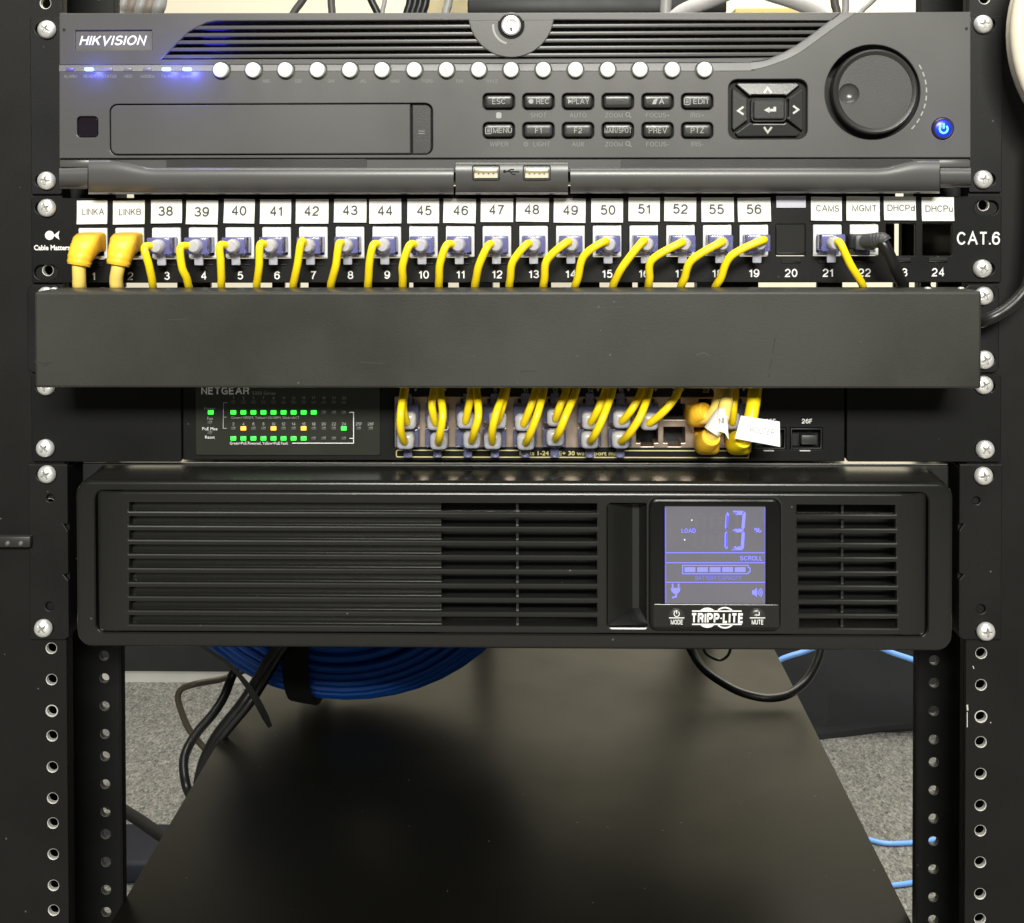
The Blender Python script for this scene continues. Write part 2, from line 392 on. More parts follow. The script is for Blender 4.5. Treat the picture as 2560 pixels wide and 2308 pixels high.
def glyphs(txt, bold, spacing):
    key = (txt, bold, spacing)
    if key in _G: return _G[key]
    if all(c in STROKES or c == ' ' for c in txt):
        v, f, lay = stroke_text(txt, bold, spacing)
        _G[key] = (v, f, 1.0, min(p[0] for p in v), max(p[0] for p in v)); _LAY[key] = lay; return _G[key]
    def raw(t):
        c = bpy.data.curves.new('t', 'FONT'); c.body = t; c.size = 1; c.offset = bold; c.space_character = spacing; c.resolution_u = 3
        o = bpy.data.objects.new('t', c); me = bpy.data.meshes.new_from_object(o)
        r = ([(v.co.x, v.co.y) for v in me.vertices], [tuple(p.vertices) for p in me.polygons])
        bpy.data.objects.remove(o); bpy.data.curves.remove(c); bpy.data.meshes.remove(me); return r
    v, f = raw(txt); hv, _ = raw('H')
    h = max(p[1] for p in hv)
    _G[key] = (v, f, h, min(p[0] for p in v), max(p[0] for p in v)); return _G[key]

def rr(x0, x1, z0, z1, r, n=5):
    out = []
    for cx, cz, a0 in ((x1-r, z1-r, 0), (x0+r, z1-r, 90), (x0+r, z0+r, 180), (x1-r, z0+r, 270)):
        for i in range(n+1):
            a = math.radians(a0+90*i/n); out.append((cx+r*math.cos(a), cz+r*math.sin(a)))
    return out
def rect(x0, x1, z0, z1): return [(x1, z1), (x0, z1), (x0, z0), (x1, z0)]
def circ(cx, cz, r, n=24, a0=0): return [(cx+r*math.cos(a0+2*math.pi*i/n), cz+r*math.sin(a0+2*math.pi*i/n)) for i in range(n)]
def slot(cx, cz, r, hl, n=8):
    return [(cx+hl+r*math.cos(math.radians(-90+180*i/n)), cz+r*math.sin(math.radians(-90+180*i/n))) for i in range(n+1)] + \
           [(cx-hl+r*math.cos(math.radians(90+180*i/n)), cz+r*math.sin(math.radians(90+180*i/n))) for i in range(n+1)]

def thing(name, label, cat, loc=(0, 0, 0), group=None):
    o = bpy.data.objects.new(name, None); COL.objects.link(o); o.location = loc; o.empty_display_size = .02
    o['label'] = label; o['category'] = cat
    if group: o['group'] = group
    return o
def tag(o, label, cat, group=None):
    o['label'] = label; o['category'] = cat
    if group: o['group'] = group
    return o

XC = -0.01657                       # rack centre line
ZB = -0.22271                       # boundary below the battery unit
U = 0.04445
def zu(k): return ZB + k*U          # k = 0 below the battery unit, 7 above the recorder

# ------------------------------------------------------------------ setting
ZF = -0.85
def carpet_mat():
    m = mat('carpet', (.40, .385, .35), .95, var=0)
    nt = m.node_tree; b = nt.nodes['Principled BSDF']; tc = nt.nodes.new('ShaderNodeTexCoord')
    n1 = nt.nodes.new('ShaderNodeTexNoise'); n1.inputs['Scale'].default_value = 330; n1.inputs['Detail'].default_value = 4
    n1.inputs['Roughness'].default_value = .75
    n2 = nt.nodes.new('ShaderNodeTexNoise'); n2.inputs['Scale'].default_value = 9; n2.inputs['Detail'].default_value = 3
    v = nt.nodes.new('ShaderNodeTexVoronoi'); v.inputs['Scale'].default_value = 170
    mp = nt.nodes.new('ShaderNodeMapping'); mp.inputs['Scale'].default_value = (1, .5, 1); nt.links.new(tc.outputs['Object'], mp.inputs['Vector'])
    for n in (n1, n2, v): nt.links.new(mp.outputs[0], n.inputs['Vector'])
    cr = nt.nodes.new('ShaderNodeValToRGB'); e = cr.color_ramp.elements
    e[0].position = .33; e[0].color = (.05, .048, .043, 1); e[1].position = .66; e[1].color = (.66, .63, .57, 1)
    k = e.new(.45); k.color = (.30, .29, .26, 1); k = e.new(.55); k.color = (.42, .40, .36, 1)
    nt.links.new(n1.outputs['Fac'], cr.inputs[0])
    mx = nt.nodes.new('ShaderNodeMixRGB'); mx.blend_type = 'MULTIPLY'; mx.inputs[0].default_value = .35
    nt.links.new(cr.outputs[0], mx.inputs[1]); nt.links.new(n2.outputs['Fac'], mx.inputs[2])
    mx2 = nt.nodes.new('ShaderNodeMixRGB'); mx2.blend_type = 'MULTIPLY'; mx2.inputs[0].default_value = .4
    nt.links.new(mx.outputs[0], mx2.inputs[1]); nt.links.new(v.outputs['Color'], mx2.inputs[2])
    hs = nt.nodes.new('ShaderNodeHueSaturation'); hs.inputs['Saturation'].default_value = .12; hs.inputs['Value'].default_value = .76
    nt.links.new(mx2.outputs[0], hs.inputs['Color'])
    wm = nt.nodes.new('ShaderNodeMixRGB'); wm.blend_type = 'MULTIPLY'; wm.inputs[0].default_value = 1; wm.inputs[2].default_value = (1, .985, .92, 1)
    nt.links.new(hs.outputs[0], wm.inputs[1]); nt.links.new(wm.outputs[0], b.inputs['Base Color'])
    bp = nt.nodes.new('ShaderNodeBump'); bp.inputs['Strength'].default_value = .9; bp.inputs['Distance'].default_value = .004
    nt.links.new(n1.outputs['Fac'], bp.inputs['Height']); nt.links.new(bp.outputs[0], b.inputs['Normal'])
    return m
fl = MB().add([(-4, -4, ZF), (4, -4, ZF), (4, 2.35, ZF), (-4, 2.35, ZF)], [(0, 1, 2, 3)], carpet_mat()).build('floor'); fl['kind'] = 'structure'
WALLM = mat('wall_paint', (.78, .72, .58), .8, bump=.3, bscale=120, var=.03, vscale=3)
wl = MB().box(-4, 4, 2.25, 2.35, ZF-.02, 2.2, WALLM).build('back_wall'); wl['kind'] = 'structure'

# ------------------------------------------------------------------ rack
rack = thing('equipment_rack', 'black two-post steel rack with threaded screw holes down both posts', 'rack', (XC, 0.04, ZF))
RT = rack.location.copy()
def hole_z(zmin, zmax):
    out = []
    for k in range(-16, 14):
        for s in (6.35, 22.225, 38.1):
            z = zu(k)-s/1000
            if zmin < z < zmax: out.append(z)
    return out
def rail(side):
    mb = MB(); sx = side
    hx = XC + sx*.2325; r = .00250
    xi = hx - sx*.0076; xo = hx + sx*.0300
    zt, zb = .16, -.455
    mb.plate(rect(min(xi, xo), max(xi, xo), zb, zt), [circ(hx, z, r, 20) for z in hole_z(zb+.01, zt-.01)], 0, .0027, RAIL, .0004, wall=ALU)
    for (ya, yb) in ((0, .0027), (.0785, .0820)):          # plain run down to the floor
        x_in = xi if ya == 0 else hx - sx*.0106
        mb.box(min(x_in, xo), max(x_in, xo), ya, yb, ZF+.006, zb-.0005, RAIL)
        mb.box(min(x_in, xo), max(x_in, xo), ya, yb, zt+.0005, .9, RAIL)
    mb.box(min(xi, xi+sx*.0016), max(xi, xi+sx*.0016), .0036, .0088, ZF+.006, .9, RAIL)          # return lip
    xr = hx - sx*.0106
    mb.plate(rect(min(xr, xo), max(xr, xo), zb, zt), [circ(hx, z, r, 20) for z in hole_z(zb+.01, zt-.01)], .0785, .0820, DARK, .0004, wall=mat('dull_thread_%d' % (side+1), (.07, .068, .064), .5, var=0))
    mb.box(min(xr, xr+sx*.0014), max(xr, xr+sx*.0014), .0752, .0783, ZF+.006, .9, RAIL)
    mb.box(min(xo-sx*.005, xo), max(xo-sx*.005, xo), .0055, .078, ZF+.006, .9, DARK)            # web
    mb.box(min(xr, xo)-.02*(sx < 0), max(xr, xo)+.02*(sx > 0), -.02, .12, ZF, ZF+.0055, RAIL)   # foot
    ring_ = [(hx+.0029*math.cos(2*math.pi*i/20), zu(0)-.0381+.0029*math.sin(2*math.pi*i/20)) for i in range(20)]
    mb.strip(ring_, .0005, 0, ALU, True)                        # paint worn off round one hole
    if sx > 0:
        for pa, pb, wd in (((2418, 1762), (2419, 1776), .0008), ((2418, 1780), (2418, 1818), .0004), ((2432, 1665), (2435, 1672), .0004), ((2476, 1805), (2477, 1808), .0005)):
            mb.strip([XZ(*pa), XZ(*pb)], wd, 0, ALU)
    return mb.build('rail', rack, RT)
rail(-1); rail(1)
x0, x1, z0, z1 = R(-40, 1342, 75, 1369, -.006)
mb = MB(); mb.box(x0, x1, -.006, -.0012, z0, z1, mat('bar_grey', (.022, .0215, .021), .45), .0006)
for px in (19, 52):
    p = P(px, 1359, -.0062); mb.lathe(p.x, p.z, [(.0013, -.006), (.001, -.0068), (.0003, -.0071)], mat('dull_rivet_%d' % px, (.10, .10, .10), .5), 12)
mb.build('cross_bar', rack, RT)

def screw_mesh():
    mb = MB(); R0 = .00455; nr, ns = 13, 48; vs_ = []; fs = []
    for j in range(nr+1):
        r = R0*j/nr
        for i in range(ns):
            a = 2*math.pi*i/ns; x, z = r*math.cos(a), r*math.sin(a)
            h = .0027*math.sqrt(max(0, 1-(r/R0)**2.4))
            wdt = .00050*(1-.25*r/R0)
            if r < .0025 and (abs(x) < wdt or abs(z) < wdt): h -= .0007*(1-r/.0030)
            vs_.append((x, -h, z))
    for j in range(nr):
        for i in range(ns):
            a = j*ns+i; b = j*ns+(i+1) % ns; fs.append((a, b, b+ns, a+ns))
    fa, fb = [], []
    for f in fs:
        c_ = sum((Vector(vs_[i]) for i in f), Vector())/4; r = math.hypot(c_.x, c_.z)
        (fb if r < .0026 and min(abs(c_.x), abs(c_.z)) < .00042 else fa).append(f)
    mb.add(vs_, fa, STEEL, True); mb.add(vs_, fb, mat('recess_shade', (.30, .29, .28), .45, metal=.5), True)  # cross faces darker: shade of the recess put into the colour
    mb.lathe(0, 0, [(R0, 0), (R0*.99, .0006)], STEEL, 48, cap=False)
    mb.lathe(0, 0, [(.0024, .0005), (.0024, .008)], STEEL, 16)
    me = mb.build('screw').data
    bpy.data.objects.remove(bpy.data.objects['screw']); return me
SCREW = screw_mesh()
def screw(px, py, y, parent, root):
    o = bpy.data.objects.new('screw', SCREW); COL.objects.link(o); o.parent = parent
    p = P(px, py, y-.0012); o.location = p - Vector(root); o.rotation_euler = (random.uniform(-.05, .05), random.uniform(0, 3.1), random.uniform(-.05, .05))
    return o

# ------------------------------------------------------------------ video recorder
rec = thing('video_recorder', 'dark grey rack video recorder with jog dial, round white buttons and blue lights', 'video recorder', (XC, 0.1, zu(5)))
RR_ = rec.location.copy()
YF, YU = -.018, -.0152              # button face, recessed upper face
mb = MB(); mb.box(XC-.219, XC+.219, .001, .38, zu(5)+.0062, zu(7)-.0015, DARK, .001); mb.build('chassis', rec, RR_)
def ear(px0, py0, px1, py1, holes, m=EAR, y=-.0022, parent=None, root=None, r=.003, name='mounting_ear'):
    x0, x1, z0, z1 = R(px0, py0, px1, py1, y)
    hs = [slot(*XZ(a, b, y), .0031, hl) for a, b, hl in holes]
    mb = MB(); mb.plate(rr(x0, x1, z0, z1, r*.25, 3), hs, y, -.0002, m, .0004)
    return mb.build(name, parent, root)
ear(76, 43, 152, 486, [(112, 74, .0018), (112, 452, .0018)], parent=rec, root=RR_)
ear(2424, 40, 2506, 481, [(2464, 62, .0018), (2464, 449, .0018)], parent=rec, root=RR_)
for q in ((117, 74), (116, 452), (2458, 61), (2458, 449)): screw(*q, -.0022, rec, RR_)

LL, RRX = 148, 2427
A = [(LL, 178), (900, 177), (1780, 177), (1883, 173), (1945, 156), (1994, 134), (2043, 100), (2088, 67), (2140, 31)]
B = [(LL, 163), (900, 162), (1780, 158), (1883, 156), (1927, 147), (1972, 127), (2017, 98), (2061, 65), (2106, 31)]
def dens(pts, n=6):
    out = []
    for i in range(len(pts)-1):
        p0, p1, p2, p3 = pts[max(i-1, 0)], pts[i], pts[i+1], pts[min(i+2, len(pts)-1)]
        if i < 2:
            out.append(p1); continue
        for k in range(n):
            t = k/n
            out.append(tuple(.5*(2*p1[a]+(p2[a]-p0[a])*t+(2*p0[a]-5*p1[a]+4*p2[a]-p3[a])*t*t+(3*p1[a]-p0[a]-3*p2[a]+p3[a])*t**3) for a in (0, 1)))
    out.append(pts[-1]); return out
A, B = dens(A), dens(B)
# upper recessed face with vent opening, logo recess
vent = [(403, 149), (446, 105), (472, 80), (499, 65), (517, 57), (540, 52.5), (800, 52), (1171, 51)]
vent += [(1278-107*math.cos(math.radians(a)), 37+107*math.sin(math.radians(a))) for a in range(14, 167, 9)]
vent += [(1385, 50), (1700, 51), (2076, 52), (2040, 82), (2003, 107), (1975, 126), (1954, 137), (1935, 144), (1700, 146), (1278, 147), (800, 148)]
logo = (188, 76, 379, 125)
lx0, lx1, lz0, lz1 = R(*logo, YU)
up = [XZ(*p, YU) for p in B] + [XZ(LL, 33, YU)]
mb = MB(); mb.plate(up, [[XZ(*p, YU) for p in vent], rect(lx0, lx1, lz0, lz1)], YU, YU+.0035, NVR, .0005)
mb.box(lx0-.001, lx1+.001, YU+.0014, YU+.003, lz0-.001, lz1+.001, mat('logo_plate', (.20, .195, .195), .25, metal=.6))
mb.text('HIKVISION', (lx0+lx1)/2-.0005, (lz0+lz1)/2, YU+.0013, (lz1-lz0)*.50, PRINT, shear=.28, bold=.022, width=(lx1-lx0)*.86)
mb.build('upper_fascia', rec, RR_)
# sloped band between the two levels
mb = MB(); n = len(A)
va = [P(*p, YF) for p in A]; vb = [P(*p, YU) for p in B]
mb.add(va+vb, [(i, i+1, n+i+1, n+i) for i in range(n-1)], NVR, True)
mb.build('sloped_band', rec, RR_)
# louvres and their dark backing
mb = MB()
for py in (66, 84.5, 102.5, 120.5, 138.5):
    x0, x1, z0, z1 = R(395, py-4.6, 2090, py+4.6, YU+.001)
    mb.box(x0, x1, YU+.0004, YU+.006, z0, z1, NVR, .0003)
mb.build('louvre', rec, RR_)
x0, x1, z0, z1 = R(395, 45, 2090, 152, 0)
mb = MB(); holes = []
for j in range(5):
    for i in range(64):
        x = x0+.004+(x1-x0-.008)*i/63; z = z0+.003+(z1-z0-.006)*j/4
        holes.append(rect(x-.0020, x+.0020, z-.0012, z+.0012))
mb.plate(rect(x0, x1, z0, z1), holes, .0004, .0009, mat('grille_zinc', (.03, .03, .033), .4, metal=.6), back=False)
mb.build('vent_mesh', rec, RR_)
# lock
mb = MB(); c = (1278, 65)
pts = [(1171, 50.5)] + [(1278-107*math.cos(math.radians(a)), 37+107*math.sin(math.radians(a))) for a in range(12, 169, 6)] + [(1385, 49.5)]
mb.plate([XZ(*p, YU) for p in pts], [circ(*XZ(*c, YU), PX(32, YU), 28)], YU-.0004, YU+.004, NVR, .0004)
cx, cz = XZ(*c, YU)
arc = [(cx+PX(44)*math.cos(math.radians(a)), cz+PX(44)*math.sin(math.radians(a))) for a in range(175, 262, 8)]
mb.strip(arc, PX(5), YU-.0004, PRINTK)
mb.build('lock_surround', rec, RR_)
mb = MB(); mb.lathe(cx, cz, [(PX(31), YU+.004), (PX(31), YU-.0006), (PX(28), YU-.0012), (PX(24), YU-.0002), (PX(23), YU+.0002)], NVRD, 40)
mb.lathe(cx, cz, [(PX(24), YU+.002), (PX(24), YU-.0022), (PX(20), YU-.003), (PX(14), YU-.0028), (PX(12), YU-.0012), (PX(9), YU-.0012), (PX(8), YU-.0024), (.0003, YU-.0026)], STEEL, 40)
lk = mb.build('lock', rec, RR_)
MB().box(cx-.0004, cx+.0004, YU-.0031, YU-.0012, cz-PX(17), cz-PX(6), BLACK).build('keyhole', lk, RR_)
# lower button face
bay = (274, 259, 1082, 388)
holes = [rr(*R(*bay, YF), PX(19)), rr(*R(192, 291, 245, 344, YF), PX(10))]
kx = [1247, 1346, 1445, 1544.5, 1644, 1743]; ky = [254, 326.5]
for y_ in ky:
    for x_ in kx: holes.append(rr(*R(x_-40, y_-21, x_+40, y_+21, YF), PX(12)))
holes.append(rr(*R(1821, 198, 2019, 349, YF), PX(22)))
holes.append(circ(*XZ(2181.5, 231, YF), PX(118, YF), 64))
holes.append(circ(*XZ(2357, 322, YF), PX(27.5, YF), 28))
low = [XZ(*p, YF) for p in A] + [XZ(RRX, 29.5, YF), XZ(RRX, 394, YF), XZ(LL, 396, YF)]
mb = MB(); mb.plate(low, holes, YF, YF+.003, NVR, .0004)
for px in (LL, RRX):                                            # return edges back to the ears
    p, q = P(px, 30, YF+.0005), P(px, 396, YF+.0005); sg = 1 if px == LL else -1
    mb.box(min(p.x, p.x+sg*.002), max(p.x, p.x+sg*.002), YF+.0032, -.0024, q.z, p.z, NVR)
p, q = P(LL, 33, YU), P(RRX, 30, YF)
mb.box(p.x, q.x, YU+.0036, -.0024, min(p.z, q.z)-.0022, min(p.z, q.z)-.0002, NVR)
# small print
sub = ['ALARM', 'READY', 'STATUS', 'HDD', 'MODEM', 'TX/RX', 'GUARD']
lx = [176, 225, 273, 321, 369, 418, 470]
for t, x_ in zip(sub, lx): mb.text(t, *XZ(x_, 191, YF), YF, PX(7.5), PRINTD)
al = ['', 'ABC', 'DEF', 'GHI', 'JKL', 'MNO', 'PQRS', 'TUV', 'WXYZ', '.', '', '', '', '', '', '']
for i, t in enumerate(al):
    if t: mb.text(t, *XZ(554+80.4*i+32, 203, YF), YF, PX(8), PRINTD)
sub1 = ['', 'SHOT', 'AUTO', 'ZOOM', 'FOCUS+', 'IRIS+']; sub2 = ['WIPER', 'LIGHT', 'AUX', 'ZOOM', 'FOCUS-', 'IRIS-']
for i in range(6):
    dx = -10 if sub1[i] == 'ZOOM' else 0
    if sub1[i]: mb.text(sub1[i], *XZ(kx[i]+dx, 288, YF), YF, PX(11.5), PRINTD, spacing=1.1)
    dx = -10 if sub2[i] == 'ZOOM' else (8 if sub2[i] == 'LIGHT' else 0)
    mb.text(sub2[i], *XZ(kx[i]+dx, 360.5, YF), YF, PX(11.5), PRINTD, spacing=1.1)
for j, y_ in enumerate((288, 360.5)):                            # magnifiers
    mb.strip(circ(*XZ(kx[3]+25, y_-1.5, YF), PX(5), 12), PX(2), YF, PRINTD, True)
    mb.strip([XZ(kx[3]+29, y_+2.5, YF), XZ(kx[3]+34, y_+7, YF)], PX(2.4), YF, PRINTD)
for a in range(0, 180, 45):                                      # lamp star
    c_ = Vector(XZ(kx[1]-31, 360.5, YF)); d_ = Vector((math.cos(math.radians(a)), math.sin(math.radians(a))))*PX(6.5)
    mb.strip([tuple(c_-d_), tuple(c_+d_)], PX(1.8), YF, PRINTD)
mx_, mz_ = XZ(1247, 288, YF)
mb.plate(rr(mx_-PX(6.5), mx_+PX(6.5), mz_-PX(8), mz_+PX(7), PX(4)), [], YF-.00012, YF-.00002, PRINTK, back=False)
cxj, czj = XZ(2181.5, 231, YF)
for k in range(9):                                               # dashes beside the dial
    a = math.radians(28-8.6*k); rd = PX(133, YF)
    mb.strip([(cxj+rd*math.cos(a-.045), czj+rd*math.sin(a-.045)), (cxj+rd*math.cos(a+.045), czj+rd*math.sin(a+.045))], PX(3.2), YF, PRINTK)
for px, py in ((160, 75), (2416, 72)): 
    c_ = XZ(px, py, YU if px < 900 else YF); mb.plate(circ(*c_, PX(4), 8), [], (YU if px < 900 else YF)-.0001, YF+.004, BLACK, back=False)
mb.build('front_panel', rec, RR_)
# dark floor behind every cut-out
x0, x1, z0, z1 = R(160, 196, 2415, 392, YF); mb = MB(); mb.box(x0, x1, YF+.0042, YF+.0052, z0, z1, BLACK); mb.build('inner_tray', rec, RR_)
# status lights
for i, x_ in enumerate(lx):
    x0, x1, z0, z1 = R(x_-10, 169.5, x_+10, 178.5, YF+.001)
    lit = i in (1, 5, 6)
    mb = MB()
    if lit: mb.box(x0-.0002, x1+.0002, YF-.0014, YF+.001, z0, z1, LEDB, .0006)
    else: mb.box(x0, x1, YF-.0001, YF+.001, z0, z1, mat('led_window_%d' % i, (.16, .15, .17) if i else (.10, .09, .28), .35), .0003)
    mb.build('status_light', rec, RR_)
    if lit:
        l = bpy.data.lights.new('status_glow', 'POINT'); l.energy = .011 if i != 6 else .017; l.color = (.08, .10, 1.0); l.shadow_soft_size = .0015
        o = bpy.data.objects.new('status_glow', l); COL.objects.link(o); o.location = P(x_, 177, YF-.0065)
# round channel buttons
for i in range(16):
    cx, cz = XZ(554+80.4*i, 176.5 - .08*i, YF)
    mb = MB()
    mb.lathe(cx, cz, [(PX(20.5), YF+.003), (PX(20.5), YF-.0004), (PX(22.5), YF-.0004), (PX(22.5), YF+.003)], NVRD, 32, cap=False)
    mb.lathe(cx, cz, [(PX(18.8), YF+.003), (PX(18.8), YF-.0022), (PX(17), YF-.0029), (PX(12), YF-.0032), (.0002, YF-.0033)], BUTTON, 32)
    mb.text(str(i+1), cx, cz, YF-.0033, PX(12), mat('pale_print_%d' % i, (.46, .46, .46), .5, var=0))
    mb.build('channel_button', rec, RR_)
l = bpy.data.lights.new('status_glow', 'POINT'); l.energy = .03; l.color = (.06, .05, 1.0); l.shadow_soft_size = .014
o = bpy.data.objects.new('status_glow', l); COL.objects.link(o); l.energy = .012; o.location = P(540, 105, -.0050)
# rectangular keys
names = [['ESC', 'REC', 'PLAY', '', 'A', 'EDIT'], ['MENU', 'F1', 'F2', 'MAIN/SPOT', 'PREV', 'PTZ']]
def pillow(mb, x0, x1, z0, z1, y0, ht, m, rim=.0012, tilt=0.0):
    """domed key cap: rows from bottom to top with a rounded section"""
    out = rr(x0, x1, z0, z1, rim*1.3, 4); cx, cz = (x0+x1)/2, (z0+z1)/2; n = len(out); vs_ = []; fs = []
    lv = [(1, 0), (1, .35), (.975, .62), (.93, .82), (.85, .94), (.70, .99), (.4, 1.0)]
    for k, h in lv:
        for (x, z) in out:
            xx = cx+(x-cx)*(1-(1-k)*(z1-z0)/(x1-x0)*1.0); zz = cz+(z-cz)*k
            vs_.append((xx, y0-ht*h+tilt*(zz-cz), zz))
    for j in range(len(lv)-1):
        for i in range(n): a = j*n+i; b = j*n+(i+1) % n; fs.append((a, b, b+n, a+n))
    fs.append(tuple(range((len(lv)-1)*n, len(lv)*n)))
    mb.add(vs_, fs, m, True)
for j in range(2):
    for i in range(6):
        x_, y_ = kx[i], ky[j]; x0, x1, z0, z1 = R(x_-36, y_-16.5, x_+36, y_+17, YF)
        mb = MB(); pillow(mb, x0, x1, z0, z1, YF+.0035, .0045, KEY)
        t = names[j][i]; yt = YF-.0012
        cx, cz = XZ(x_, y_, YF)
        if t == 'REC':
            mb.text(t, cx+PX(10), cz, yt, PX(13), PRINTK, spacing=1.05)
            mb.plate(circ(cx-PX(18), cz, PX(6), 14), [], yt-.0001, yt, PRINTK, back=False)
        elif t == 'PLAY':
            mb.text(t, cx+PX(6), cz, yt, PX(13), PRINTK, spacing=1.05)
            mb.plate([(cx-PX(24), cz-PX(6)), (cx-PX(15), cz), (cx-PX(24), cz+PX(6))], [], yt-.0001, yt, PRINTK, back=False)
        elif t == 'A':
            mb.text(t, cx+PX(9), cz, yt, PX(14), PRINTK, bold=.02)
            mb.plate([(cx-PX(14), cz-PX(7)), (cx-PX(4), cz-PX(7)), (cx-PX(3), cz-PX(2)), (cx+PX(0), cz+PX(6)), (cx-PX(5), cz+PX(7)), (cx-PX(10), cz+PX(3))], [], yt-.0001, yt, PRINTK, back=False)
        elif t in ('EDIT', 'MENU'):
            mb.text(t, cx+PX(9), cz, yt, PX(12.5), PRINTK, width=PX(46 if t == 'MENU' else 38))
            q = rr(cx-PX(32), cx-PX(18), cz-PX(8), cz+PX(8), PX(2.5), 3)
            mb.strip(q, PX(1.8), yt, PRINTK, True)
            for dz in (-3.5, 0, 3.5): mb.strip([(cx-PX(29), cz+PX(dz)), (cx-PX(21), cz+PX(dz))], PX(1.6), yt, PRINTK)
        elif t == 'MAIN/SPOT': mb.text(t, cx, cz, yt, PX(13), PRINTK, width=PX(65))
        elif t: mb.text(t, cx, cz, yt, PX(13.5), PRINTK, spacing=1.08)
        mb.build('function_key', rec, RR_)
# direction pad
def dq(a, b): return XZ(1780+a*.14859, 180+b*.14859, YF)
pads = {'up': [(410, 205), (445, 172), (1440, 172), (1495, 215), (1265, 400), (1215, 388), (680, 388), (640, 405)],
        'down': [(405, 1025), (640, 850), (700, 868), (1210, 868), (1255, 845), (1490, 1025), (1440, 1080), (450, 1085)],
        'left': [(362, 262), (608, 455), (600, 480), (600, 760), (615, 800), (375, 985), (345, 940), (345, 300)],
        'right': [(1545, 262), (1550, 300), (1550, 960), (1525, 985), (1262, 785), (1300, 750), (1305, 470), (1285, 445)]}
for k, pl in pads.items():
    mb = MB(); pts = [dq(*p) for p in pl]
    mb.plate(pts, [], YF+.0004, YF+.0032, KEY, .0006)
    i0 = 0
    c_ = {'up': (942, 310), 'down': (945, 970), 'left': (490, 650), 'right': (1415, 632)}[k]
    s_ = {'up': [(-65, 45), (0, -45), (65, 45)], 'down': [(-65, -45), (0, 45), (65, -45)], 'left': [(45, -65), (-45, 0), (45, 65)], 'right': [(-45, -65), (45, 0), (-45, 65)]}[k]
    mb.strip([dq(c_[0]+a, c_[1]+b) for a, b in s_], PX(5), YF+.0004, GREYP)
    q0 = dq(945, 632); hw_, hh_ = abs(dq(1550, 0)[0]-q0[0]), abs(dq(0, 1080)[1]-q0[1])
    for v in mb.v: v.y += -.0012+.0026*max(abs(v.x-q0[0])/hw_, abs(v.z-q0[1])/hh_)
    mb.build('arrow_key', rec, RR_)
mb = MB(); x0, z1 = dq(690, 468); x1, z0 = dq(1228, 800)
mb.plate(rr(x0, x1, z0, z1, PX(7)), [], YF-.0006, YF+.0032, KEY, .0008)
for q in ([(870, 645), (965, 590), (965, 692)],): mb.plate([dq(*p) for p in q], [], YF-.0007, YF-.0006, GREYP, back=False)
mb.strip([dq(955, 645), dq(1052, 645), dq(1052, 588)], PX(6.5), YF-.0006, GREYP)
mb.build('enter_key', rec, RR_)
mb = MB(); x0, z1 = dq(660, 430); x1, z0 = dq(1265, 842)
mb.plate(rr(x0, x1, z0, z1, PX(10)), [rr(x0+PX(6), x1-PX(6), z0+PX(6), z1-PX(8), PX(7))], YF+.0012, YF+.0034, KEY, .0009); mb.build('enter_surround', rec, RR_)
# jog dial
cx, cz = XZ(2184.5, 230.5, YF); rj = PX(105, YF)
dcx, dcz = XZ(2119, 236, YF); rd = PX(26, YF)
mb = MB()
prof_out = [(rj, YF+.004), (rj, YF-.0022), (rj*.985, YF-.0030), (rj*.95, YF-.0034), (rj*.90, YF-.0031), (rj*.86, YF-.0027)]
mb.lathe(cx, cz, prof_out, NVRD, 72, cap=False)
mb.plate(circ(cx, cz, rj*.86, 72), [circ(dcx, dcz, rd, 32)], YF-.0027, YF-.0022, mat('dial_plastic', (.048, .0475, .046), .40, bump=.15, bscale=1500), back=False)
dial = mb.build('jog_dial', rec, RR_)
MB().lathe(dcx, dcz, [(rd, YF-.0027), (rd*.96, YF-.0022), (rd*.8, YF-.0012), (rd*.55, YF-.0004), (rd*.25, YF), (.0002, YF+.0001)], mat('dimple', (.07, .07, .068), .25), 36, cap=False).build('finger_dimple', dial, RR_)
# power button
cx, cz = XZ(2357, 322, YF); mb = MB()
mb.lathe(cx, cz, [(PX(26), YF+.003), (PX(26), YF-.0002), (PX(23), YF-.0008), (PX(21), YF-.0006)], NVRD, 36, cap=False)
mb.lathe(cx, cz, [(PX(21.5), YF+.002), (PX(21), YF-.0008), (PX(17), YF-.0012), (.0002, YF-.0013)], LEDBR, 36)
arc = [(cx+PX(9.5)*math.cos(math.radians(a)), cz-PX(1)+PX(9.5)*math.sin(math.radians(a))) for a in range(-230, 51, 14)]
mb.strip(arc, PX(4.6), YF-.0013, LEDBI); mb.strip([(cx, cz+PX(13)), (cx, cz+PX(0))], PX(4.6), YF-.0013, LEDBI)
mb.build('power_button', rec, RR_)
l = bpy.data.lights.new('power_glow', 'POINT'); l.energy = .0012; l.color = (.08, .12, 1.0); l.shadow_soft_size = .002
o = bpy.data.objects.new('power_glow', l); COL.objects.link(o); o.location = (cx, YF-.005, cz)
